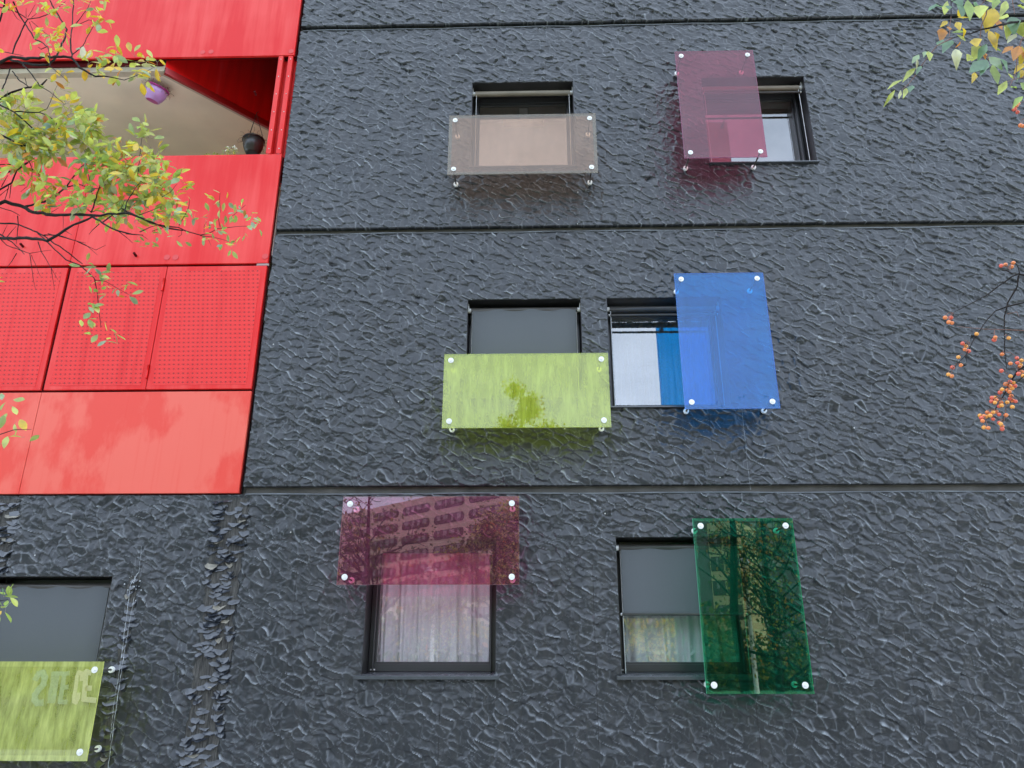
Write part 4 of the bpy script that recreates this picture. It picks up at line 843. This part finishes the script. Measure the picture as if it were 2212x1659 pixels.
# right tree: crab apple, traced leaves and single fruits, about 2.9 m from the camera
RY = -4.15
rr2 = random.Random(9)
rt = thing('crab_apple_tree', (2.75, RY-.2, 0), 'crab apple tree with yellowing leaves and orange berries reaching in at right', 'tree')
def fE(x, y): return (1810.4+x*.1984, y*.1984)
def fF(x, y): return (1920.1+x*.2975, 493.7+y*.2975)
rf = MB(); rw = MB()
G_, YG, YL, GG, OR, BG, PL = 0, 1, 2, 3, 4, 5, 6
LV = [(1070,40,995,170,60,BG),(1190,10,1120,250,60,YG),(1240,-20,1330,90,140,BG),(1290,50,1340,200,125,BG),(1410,0,1430,215,95,G_),(1540,60,1535,230,125,YG),(1640,-30,1645,80,140,YG),(1830,10,1770,175,70,YG),(1840,150,1765,290,70,YG),(1690,85,1625,315,150,YL),(1725,200,1745,385,62,OR),
 (1885,185,1935,310,115,BG),(1990,240,2005,420,165,YG),(1825,265,1820,430,95,YG),(1940,370,1850,450,70,PL),(1640,330,1720,540,85,YL),(1480,420,1505,525,95,YL),(1540,500,1480,630,130,YG),(1615,480,1530,630,75,BG),(1440,600,1365,705,75,YG),(1615,650,1410,835,120,BG),(1620,650,1550,825,80,BG),(1640,620,1790,730,90,GG),(1760,640,1880,750,95,BG),
 (1690,700,1680,940,115,G_),(1490,790,1480,870,55,YL),(1905,500,1790,585,62,OR),(1970,500,1900,690,95,OR),(2000,500,2015,700,62,YL),(2030,690,1925,770,70,YL),(1835,880,1720,1090,70,YG),(1880,955,1945,935,42,G_),(1130,310,1130,425,90,OR),(1200,290,1200,355,48,OR),(1285,240,1325,335,60,YL),(1350,300,1395,395,65,YL),(1300,190,1420,210,42,YL),
 (1390,350,1245,365,55,G_),(1390,450,1290,395,60,YG),(1140,430,1085,555,72,BG),(1240,440,1145,545,92,BG),(1275,535,1305,685,85,PL),(1330,450,1300,520,45,OR),(980,560,990,670,60,YG),(950,560,935,610,40,GG),(880,595,795,725,55,GG),(860,640,860,745,28,PL),(840,740,715,855,60,YG),(700,870,545,965,48,YG),(620,980,512,1135,38,YG),(680,980,670,1125,30,PL),(745,960,720,1045,45,YG),(805,930,780,1005,60,BG),(905,720,855,780,45,BG),
 (2010,1050,1905,1145,62,G_),(1960,-30,2030,30,100,YG),(1190,230,1120,285,45,YL),(1150,90,1050,40,80,BG),(1200,60,1200,120,55,BG),(1700,350,1760,420,60,YL),(1560,560,1600,640,60,OR),(1780,560,1660,530,60,G_),(2024,100,1960,60,60,YG),(1850,800,1890,880,40,YG),(1480,60,1500,30,60,BG),(2010,760,2010,820,60,YL),(1720,-20,1700,70,80,G_),(2040,560,2010,640,80,OR),(2060,900,2010,1000,90,G_),(2080,120,2060,260,100,YG),(2120,330,2100,470,120,YL)]
for (bx, by, tx, ty, wd, mi) in LV:
    Y0 = RY+rr2.uniform(-.16, .16); b0 = at(*fE(bx, by), Y0); t0 = at(*fE(tx, ty), Y0+rr2.uniform(-.025, .025))
    d = t0-b0; sc_ = (b0-CAM).dot(CF)/FL
    leaf(rf, b0, d, Vector((rr2.uniform(-.5, .5), -1, rr2.uniform(.0, .8))), d.length*1.08, wd*.1984*sc_*1.3, mi, rr2.uniform(-.3, .38), rr2.uniform(.2, .7), .38)
def rbr(pts, r0, r1, mi=0, conv=fE, Yo=0.0, mb=None):
    P = [at(*conv(*p), RY+Yo+.05*math.sin(p[0]*.01)) for p in pts]; Q = []; Rr = []
    n_ = len(P)-1
    for i in range(n_):
        seg = max(1, int((P[i+1]-P[i]).length/.025))
        for k in range(seg):
            t = (i+k/seg)/n_; r_ = (r0+(r1-r0)*t)*.0015; Q.append(P[i].lerp(P[i+1], k/seg)+rvec(rr2)*r_*.5); Rr.append(r_*rr2.uniform(.85, 1.2))
    Q.append(P[-1]); Rr.append(r1*.001); MB().tube(Q, Rr, 7).build('branch', [BARK, TWIG][mi], rt, smooth=True); return P
limbs = []
limbs.append(rbr([(2400, 120), (2024, 225), (1850, 250), (1700, 290), (1560, 320), (1430, 370)], 4.5, 2, 0))
rbr([(1620, 90), (1610, 160), (1560, 280), (1545, 430), (1550, 490)], 2.0, 1.2, 1); limbs.append(rbr([(2300, 180), (2030, 400), (2000, 430), (1950, 600), (1940, 780), (1870, 940)], 2.6, 1, 1)); rbr([(1230, 180), (1215, 280), (1210, 400)], 1.5, 1, 1)
rbr([(1540, 315), (1400, 315), (1310, 330), (1220, 335)], 1.6, 1, 0); rbr([(1240, 415), (1150, 460), (1070, 500), (1010, 580), (930, 680), (850, 810), (760, 920), (690, 980)], 1.8, .9, 1); rbr([(1430, 360), (1310, 400), (1240, 415)], 1.6, 1.4, 0)
limbs.append(rbr([(2300, -100), (1900, -40), (1900, 0), (1920, 150)], 2.5, 1, 1)); rbr([(1640, -60), (1600, 0), (1540, 70)], 1.6, 1, 1); rbr([(1550, 490), (1600, 600), (1640, 640), (1600, 700)], 1.4, .8, 1); rbr([(2024, 840), (1900, 870), (1840, 890)], 1.3, .8, 1); rbr([(2200, 1000), (2024, 1110), (1960, 1120)], 1.3, .8, 1)
rbr([(1640, -60), (1400, -60), (1230, 20), (1230, 180)], 2, 1.2, 0)
P_ = fF
limbs.append(rbr([(1400, 200), (981, 335), (940, 330), (890, 350), (700, 490), (470, 610)], 3.2, 1, 0, P_)); rbr([(900, 330), (860, 305), (810, 300)], 1.8, 1.2, 0, P_); rbr([(940, 340), (930, 420), (860, 540), (840, 640), (840, 760), (840, 900), (860, 1060)], 2.4, .9, 0, P_)
limbs.append(rbr([(1350, 480), (981, 540), (850, 570), (770, 600), (700, 680), (620, 800), (560, 920), (470, 1010)], 2.2, .9, 0, P_)); rbr([(1350, 760), (981, 740), (700, 730), (490, 710)], 1.6, .6, 1, P_)
limbs.append(rbr([(1350, 800), (981, 1000), (940, 1030), (880, 1120), (820, 1240), (760, 1330), (700, 1390)], 2.8, 1, 0, P_)); rbr([(850, 1290), (845, 1350), (838, 1400)], 1, .7, 1, P_); rbr([(950, 325), (940, 280), (915, 245)], 1.8, 1.2, 0, P_); rbr([(981, 1070), (940, 1110), (900, 1130)], 1.6, 1, 0, P_)
rbr([(860, 620), (930, 605), (945, 640)], .8, .6, 1, P_)
BER = [(815,270),(847,262),(903,250),(892,277),(409,647),(450,647),(458,685),(435,680),(637,765),(772,790),(765,808),(870,795),(822,913),(535,835),(560,855),(552,878),(580,890),(505,934),(523,992),(462,1008),(432,1060),(458,1072),(930,940),(963,958),(883,980),(933,975),(955,990),(948,1003),(817,1033),(883,1072),(965,1040),(940,1055),(975,1070),(848,1130),(880,1112),(905,1120),(880,1142),(915,1142),(895,1160),(875,1185),(808,1190),(822,1168),(860,1172),(748,1228),(770,1225),(780,1245),(745,1255),(770,1264),(815,1262),(800,1290),(818,1285),(888,1215),(880,1235),(860,1262),(900,1250),(920,1255),(897,1295),(714,1335),(742,1345),(755,1335),(780,1330),(800,1350),(662,1358),(690,1362),(672,1375),(705,1365),(680,1397),(757,1384),(735,1358),(851,1355),(800,1410),(812,1418),(822,1436),(823,1456),(690,1444),(722,1448)]
ATT = {0: [(880, 300), (470, 612), (640, 780), (772, 735), (840, 780), (590, 830), (560, 925), (470, 1010), (940, 1030), (860, 1060), (880, 1125), (815, 1240), (845, 1290), (765, 1325), (700, 1390), (836, 1395), (840, 900), (905, 1235)]}
BM = [mat('berry_orange', (.72, .20, .045), .22, var=.12, scale=60, coat=.4), mat('berry_red', (.66, .10, .05), .22, var=.15, scale=60, coat=.4), mat('berry_amber', (.78, .33, .05), .22, var=.12, scale=60, coat=.4)]
CAL = mat('berry_calyx', (.05, .03, .02), .8)
bm_ = []
for k in range(3):
    q = MB(); q.ball((0, 0, 0), 1.0, 14, 10, 0, .94)
    q.tube([(0, 0, -.90), (0, 0, -1.0)], .2, 8, 1)
    me = bpy.data.meshes.new('berry'); me.from_pydata(q.v, [], q.f); me.materials.append(BM[k]); me.materials.append(CAL)
    me.polygons.foreach_set('material_index', q.mi); me.polygons.foreach_set('use_smooth', [True]*len(q.f)); bm_.append(me)
stems = MB()
blist = [fF(*p) for p in BER]+[fE(*p) for p in ((1940,1150),(1920,1190),(1955,1222),(1985,1365),(2012,1372),(1958,1130))]
att = [fF(*p) for p in ATT[0]]+[fE(1960, 1120), fE(2024, 1290)]
RL = wloc(rt)
for i, (px, py) in enumerate(blist):
    p = at(px, py, RY+rr2.uniform(-.03, .03)); sc_ = (p-CAM).dot(CF)/FL
    o = bpy.data.objects.new('berry', bm_[i % 3 if py > 700 else rr2.choice((0, 0, 1))]); C.objects.link(o); o.parent = rt; o.location = p-RL
    r_ = 4.5*sc_*rr2.uniform(.92, 1.1); o.scale = (r_, r_, r_); o.rotation_euler = (rr2.uniform(-.5, .5), rr2.uniform(-.5, .5), 0)
    a = min(att, key=lambda q: (q[0]-px)**2+(q[1]-py)**2+(0 if q[1] < py else 200)); ap = at(a[0], a[1], RY)
    if (ap-p).length < .16: stems.tube([p+Vector((0, 0, r_*.8)), (p+ap)/2+Vector((0, 0, .012)), ap], .0012, 5)
stems.build('berry_stalks', TWIG, rt, smooth=True)
# trunk beyond the right edge
rt_tr = MB(); tb = Vector((2.75, RY-.2, -.05)); rt_tr.tube([tb, tb+Vector((.03, .02, 1.2)), tb+Vector((-.04, .05, 2.3)), tb+Vector((.05, .1, 3.4)), tb+Vector((0, .1, 4.6))], [.085, .072, .06, .045, .02], 12)
rt_tr.build('trunk', BARK, rt, smooth=True)
for P in limbs:
    p = P[0]; q = Vector((2.75, RY-.12, max(.8, p.z-.45))); MB().tube([q, q.lerp(p, .5)+Vector((0, 0, .05)), p], [.016, .010, .005], 8).build('branch', BARK, rt, smooth=True)
for _ in range(160):
    b0 = Vector((rr2.uniform(2.45, 3.6), RY+rr2.uniform(-.7, .6), rr2.uniform(2.9, 5.2)))
    leaf(rf, b0, Vector((rr2.uniform(-.6, .6), rr2.uniform(-.6, .6), -1)), rvec(rr2)+Vector((0, -.5, .3)), rr2.uniform(.05, .08), rr2.uniform(.028, .04), rr2.choice((0, 1, 2, 5, 4)), .1, .3, .38)
rf.build('foliage', LF, rt, smooth=True)

# ------------------------------------------------------------------ pots in the loggia
def pot(label, c, r_, h_, tilt, m_, rimm, hook, drym, seed):
    t = thing('hanging_pot', c, label, 'plant pot'); rnd = random.Random(seed)
    M_ = Matrix.Translation(c) @ Matrix.Rotation(tilt[1], 4, 'Y') @ Matrix.Rotation(tilt[0], 4, 'X')
    pr = [(0, 0), (r_*.58, 0), (r_*.62, h_*.04), (r_*.65, h_*.14), (r_*.72, h_*.18), (r_*.88, h_*.5), (r_*.93, h_*.92), (r_*.90, h_*.93), (r_*.6, h_*.8), (0, h_*.8)]
    MB().lathe(pr, M_, 30).build('pot_body', m_, t, smooth=True)
    MB().lathe([(r_*.93, h_*.90), (r_*1.0, h_*.90), (r_*1.02, h_*.97), (r_*1.0, h_*1.0), (r_*.92, h_*1.0), (r_*.92, h_*.9)], M_, 30).build('pot_rim', rimm, t, smooth=True)
    MB().lathe([(0, -.003), (r_*.5, -.003), (r_*.5, .0)], M_, 20).build('pot_base', rimm, t)
    hk = MB()
    for k in range(3):
        a = 2*math.pi*k/3+.5; p = M_ @ Vector((r_*.95*math.cos(a), r_*.95*math.sin(a), h_)); hk.tube([p, hook], .0036, 6)
    hk.tube([hook, hook+Vector((.006, 0, .025)), hook+Vector((.018, .01, .04)), hook+Vector((.004, .03, .055))], .005, 8)
    hk.build('hanger', rimm, t, smooth=True)
    dm = MB()
    for k in range(60):
        a = rnd.uniform(0, 6.28); p = M_ @ Vector((r_*rnd.uniform(.4, 1.0)*math.cos(a), r_*rnd.uniform(.4, 1)*math.sin(a), h_*.95)); pts = [p]
        d = Vector((math.cos(a)*.5, math.sin(a)*.5, rnd.uniform(-.1, 1))).normalized()
        for q in range(5):
            d = (d+rvec(rnd)*.7+Vector((0, 0, -.28))).normalized(); p = p+d*rnd.uniform(.012, .03); pts.append(p)
            if rnd.random() < .7: leaf(dm, p, rvec(rnd), rvec(rnd), .012, .006)
        dm.tube(pts, .0013, 4)
    dm.build('dry_plant', drym, t)
    return t
DRY = mat('dry_stems', (.26, .16, .08), .9, var=.4, scale=60)
PP = mat('pot_purple', (.50, .28, .60), .3, var=.12, scale=12, coat=.3); PR = mat('pot_magenta', (.40, .02, .22), .35); PK = mat('pot_charcoal', (.045, .045, .042), .3, var=.2); PKR = mat('pot_black', (.02, .02, .02), .4)
pc = at(329, 218, .28); ph_ = at(350, 138, .22)
pot('tilted purple pot hanging from loggia ceiling beside yellow leaves', pc, .136, .175, (R(12), R(20)), PP, PR, ph_, DRY, 1)
pc2 = at(545, 332, .75); ph2 = at(554, 246, .80)
pot('charcoal pot with dry stems hanging at right end of loggia', pc2, .135, .205, (0, R(-2)), PK, PKR, ph2, DRY, 2)
# small flowering plant on the parapet
pl_loc = at(480, 341, .02)
pl = thing('parapet_plant', (pl_loc.x, .02, 6.93), 'small green plant with white flowers on the red parapet', 'plant')
pf = MB(); ps = MB(); pw = MB(); rnd = random.Random(4)
for k in range(13):
    t = k/12; px = 450+58*t; base = at(px, 341, .02); base.z = 6.92; hgt = (.02+.11*max(0, 1-abs(t-.80)*3.2)+.03*rnd.random())
    tip = base+Vector((rnd.uniform(-.02, .02), -.01, hgt)); MB().tube([base, tip], .002, 5).build('stem', LF[0], pl)
    for q in range(6):
        p = base.lerp(tip, (q+1)/6); leaf(pf, p, Vector((rnd.uniform(-1, 1), rnd.uniform(-1, .2), rnd.uniform(-.3, .6))), rvec(rnd), rnd.uniform(.02, .035), .014, 0 if rnd.random() < .6 else 1)
    if hgt > .08:
        for q in range(7): pw.ball(tip+rvec(rnd)*.016, .0055, 6, 4)
pf.build('foliage', LF, pl, smooth=True); pw.build('flowers', mat('petal_white', (.8, .8, .72), .6), pl, smooth=True)

# ------------------------------------------------------------------ across the street: only seen mirrored in the sheets and panes
OPB = mat('precast_beige', (.74, .57, .42), .8, var=.08, scale=.3); OPW = mat('opposite_shutter', (.34, .30, .27), .6); OPG = mat('render_grey_far', (.13, .13, .135), .8, var=.1, scale=.3); OPD = mat('opposite_recess', (.10, .06, .05), .7)
DK = [leafmat('far_leaf_green', (.06, .10, .03), (.10, .15, .03), .03), leafmat('far_leaf_olive', (.15, .18, .05), (.22, .25, .04), .03), leafmat('far_leaf_yellow', (.45, .34, .05), (.6, .42, .03), .03), LF[3], LF[4], leafmat('far_leaf_dark', (.03, .06, .03), (.04, .08, .02), .03), LF[6]]
def flats_block(pA, pB, ztop, floors, bays, label, col, dep=14, rr=.85, nw=4):
    a = Vector((pA.x, pA.y, 0)); b_ = Vector((pB.x, pB.y, 0)); u = (b_-a).normalized(); n_ = Vector((-u.y, u.x, 0))
    if n_.y < 0: n_ = -n_
    t = thing('opposite_building', a.lerp(b_, .5), label, 'building'); W_ = (b_-a).length
    P = lambda s, o_, z: a+u*s+n_*o_+Vector((0, 0, z))
    def bx(mb, s0, s1, o0, o1, z0, z1): mb.add([P(s0, o0, z0), P(s1, o0, z0), P(s1, o1, z0), P(s0, o1, z0), P(s0, o0, z1), P(s1, o0, z1), P(s1, o1, z1), P(s0, o1, z1)], [(0, 1, 2, 3), (4, 7, 6, 5), (0, 4, 5, 1), (1, 5, 6, 2), (2, 6, 7, 3), (3, 7, 4, 0)])
    m_ = MB(); bx(m_, 0, W_, -dep, 0, 0, ztop); m_.build('wall', col, t)
    fh = 2.9; rec = MB(); win = MB()
    for k in range(floors):
        zt = ztop-1.3-fh*k; zb = zt-1.75
        if zb < .5: break
        for j in range(bays):
            s0 = W_*(j+.06)/bays; s1 = W_*(j+.94)/bays; r_ = rr; pts = []
            for (cx, cz, a0) in ((s1-r_, zt-r_, 0), (s0+r_, zt-r_, 90), (s0+r_, zb+r_, 180), (s1-r_, zb+r_, 270)):
                for q in range(5): an = R(a0+22.5*q); pts.append(P(cx+r_*math.cos(an), .06, cz+r_*math.sin(an)))
            rec.add(pts, [tuple(range(len(pts)))])
            for q in range(nw):
                w0 = s0+.5+(s1-s0-1.0)*(q+.10+.1*((k*7+j*3+q)%3))/nw; w1 = s0+.5+(s1-s0-1.0)*(q+.62+.12*((k*5+j+q*2)%3))/nw; zo = .35+.45*((k*3+j*5+q*7)%4)/3
                win.add([P(w0, .12, zb+zo), P(w1, .12, zb+zo), P(w1, .12, zt-.15), P(w0, .12, zt-.15)], [(0, 1, 2, 3)])
    rec.build('window_bands', OPD, t, kind='stuff'); win.build('windows', OPW, t, kind='stuff')
qa = mir(690, 1150, 165); qb = mir(1180, 1150, 120)
h_ = mir(900, 1083, 145).z
flats_block(qb, qa, h_, 13, 7, 'beige apartment block with rounded window bands across the street', OPB)
ya = mir(1528, 1150, 90); yb = mir(1590, 1150, 88)
flats_block(Vector((150, -108, 0)), Vector((13, -116, 0)), 27, 9, 10, 'long grey block far right across the street, added to darken the mirrored horizon', OPG)  # invented block, keeps bright horizon sky out of the wall's reflections
flats_block(Vector((-60, -100, 0)), Vector((-190, -95, 0)), 28, 9, 9, 'long grey block far left across the street, added to darken the mirrored horizon', OPG)  # likewise added to hide low sky from the wall's reflections
flats_block(yb, ya, mir(1560, 1128, 89).z, 9, 2, 'narrow cream apartment tower across the street', mat('render_cream', (.75, .58, .30), .8, var=.06, scale=.3), dep=8, rr=.12, nw=1)

def far_tree(label, p, H, cw, n_, wts, bare=False, seed=1, tr_r=.16, ls=.16, lm=None):
    rnd = random.Random(seed); t = thing('street_tree', (p.x, p.y, 0), label, 'tree', 'trees mirrored in the sheets'); tk = MB(); fo = MB()
    base = Vector((p.x, p.y, -.05)); top = base+Vector((rnd.uniform(-.4, .4), 0, H*.9)); tk.tube([base, base.lerp(top, .3)+Vector((.06, 0, 0)), base.lerp(top, .6), top], [tr_r, tr_r*.8, tr_r*.5, .02], 8)
    ends = []
    for k in range(34 if bare else 22):
        t_ = rnd.uniform(.22, .98); q = base.lerp(top, t_); a = rnd.uniform(0, 6.28); ln = cw*(1.15-t_*.75)*rnd.uniform(.6, 1)
        d = Vector((math.cos(a), math.sin(a), rnd.uniform(.25, .9))).normalized(); m_ = q+d*ln*.5+rvec(rnd)*.15; e_ = q+d*ln
        tk.tube([q, m_, e_], [tr_r*.42*(1.1-t_), tr_r*.22*(1.1-t_)+.006, .006], 5); ends += [(m_, e_)]
        for s in range(7 if bare else 3):
            b_ = m_.lerp(e_, rnd.random()); e2 = b_+(d+rvec(rnd)*.9).normalized()*ln*.35; tk.tube([b_, (b_+e2)/2+rvec(rnd)*.05, e2], [.012, .008, .004], 4); ends.append((b_, e2))
    tk.build('trunk', BARK, t, smooth=True)
    for k in range(n_):
        a, b_ = rnd.choice(ends); c = a.lerp(b_, rnd.uniform(.2, 1.1))+rvec(rnd)*rnd.uniform(0, .38)
        leaf(fo, c, rvec(rnd)+Vector((0, 0, -.4)), rvec(rnd), ls*rnd.uniform(.6, 1.1), ls*.5, pick(rnd, wts), .1, .2)
    fo.build('foliage', lm or DK, t)
far_tree('bushy yellow green tree on the lawn opposite the magenta sheet', mir(1045, 1250, 14), 5.9, 2.3, 8000, (3, 3, 3, 0, .5, 0, 0), seed=2, ls=.11, lm=[DK[0], DK[1], LF[1], DK[3], LF[4], DK[5], LF[6]])
far_tree('dark twiggy tree opposite left half of the magenta sheet', mir(805, 1250, 11), 6.2, 2.9, 2600, (4, 2, .5, 0, 0, 0, 0), True, seed=3, ls=.10)
far_tree('slim green tree whose top shows in the yellow green sheet', mir(1140, 920, 16), mir(1135, 822, 16).z*1.08, 1.55, 9000, (3, 4, 2, 0, 0, 0, 0), seed=4, ls=.11, lm=LF)
far_tree('smaller green tree beside the slim one in the yellow green sheet', mir(1205, 920, 14), mir(1205, 866, 14).z*1.03, 1.5, 5000, (3, 4, 2, 0, 0, 0, 0), seed=14, ls=.11, lm=LF)
far_tree('bare dark tree with red berries opposite the green sheet', mir(1655, 1300, 8), 5.6, 2.3, 1300, (2, 1.5, 1, 0, 2, 0, 0), True, seed=5, tr_r=.10, ls=.08)
far_tree('second bare tree at right opposite the green sheet', mir(1735, 1300, 11), 6.2, 2.4, 2600, (3, 2, 1.6, 0, .6, 0, 0), True, seed=6, tr_r=.12, ls=.10)
far_tree('young yellow leaved tree opposite the half lowered blind', mir(1370, 1350, 15), 4.6, 2.0, 2600, (1, 4, 4, 0, 0, 0, 0), seed=7, ls=.12, lm=LF)
for (px, x2, label) in ((925, 1, 'white lamp post on the lawn opposite the lace curtained window'), (1620, 2, 'white lamp post on the lawn opposite the green sheet')):
    p = mir(px, 1350, 18 if x2 == 1 else 16); t = thing('lamp_post', (p.x, p.y, 0), label, 'lamp post', 'lamp posts on the lawn')
    MB().tube([(p.x, p.y, -.02), (p.x, p.y, 4.4)], [.075, .05], 12).build('pole', mat('pole_white_%d' % x2, (.8, .78, .7), .5), t, smooth=True)
    MB().tube([(p.x, p.y, 4.4), (p.x, p.y, 4.5), (p.x, p.y, 4.56)], [.2, .22, .05], 14).build('lamp_head', STEEL, t, smooth=True)
# far wood closing the lawn
wd_ = MB(); rw_ = random.Random(12)
for k in range(42000):
    a = rw_.uniform(-48, 48); d = rw_.uniform(46, 62); z = rw_.random()**.8*((6.2 if a < 2 else 3.6)+1.5*math.sin(a*.21)+1.2*math.sin(a*.63))
    c = Vector((a, -d, z)); leaf(wd_, c, rvec(rw_), rvec(rw_), rw_.uniform(.3, .6), rw_.uniform(.2, .35), pick(rw_, (4, 3, .8, .3, .1, 3, 0)), .1, .2)
wd_.build('distant_trees', DK, kind='stuff')['label'] = 'belt of autumn trees beyond the lawn'
bpy.data.objects['distant_trees']['category'] = 'trees'
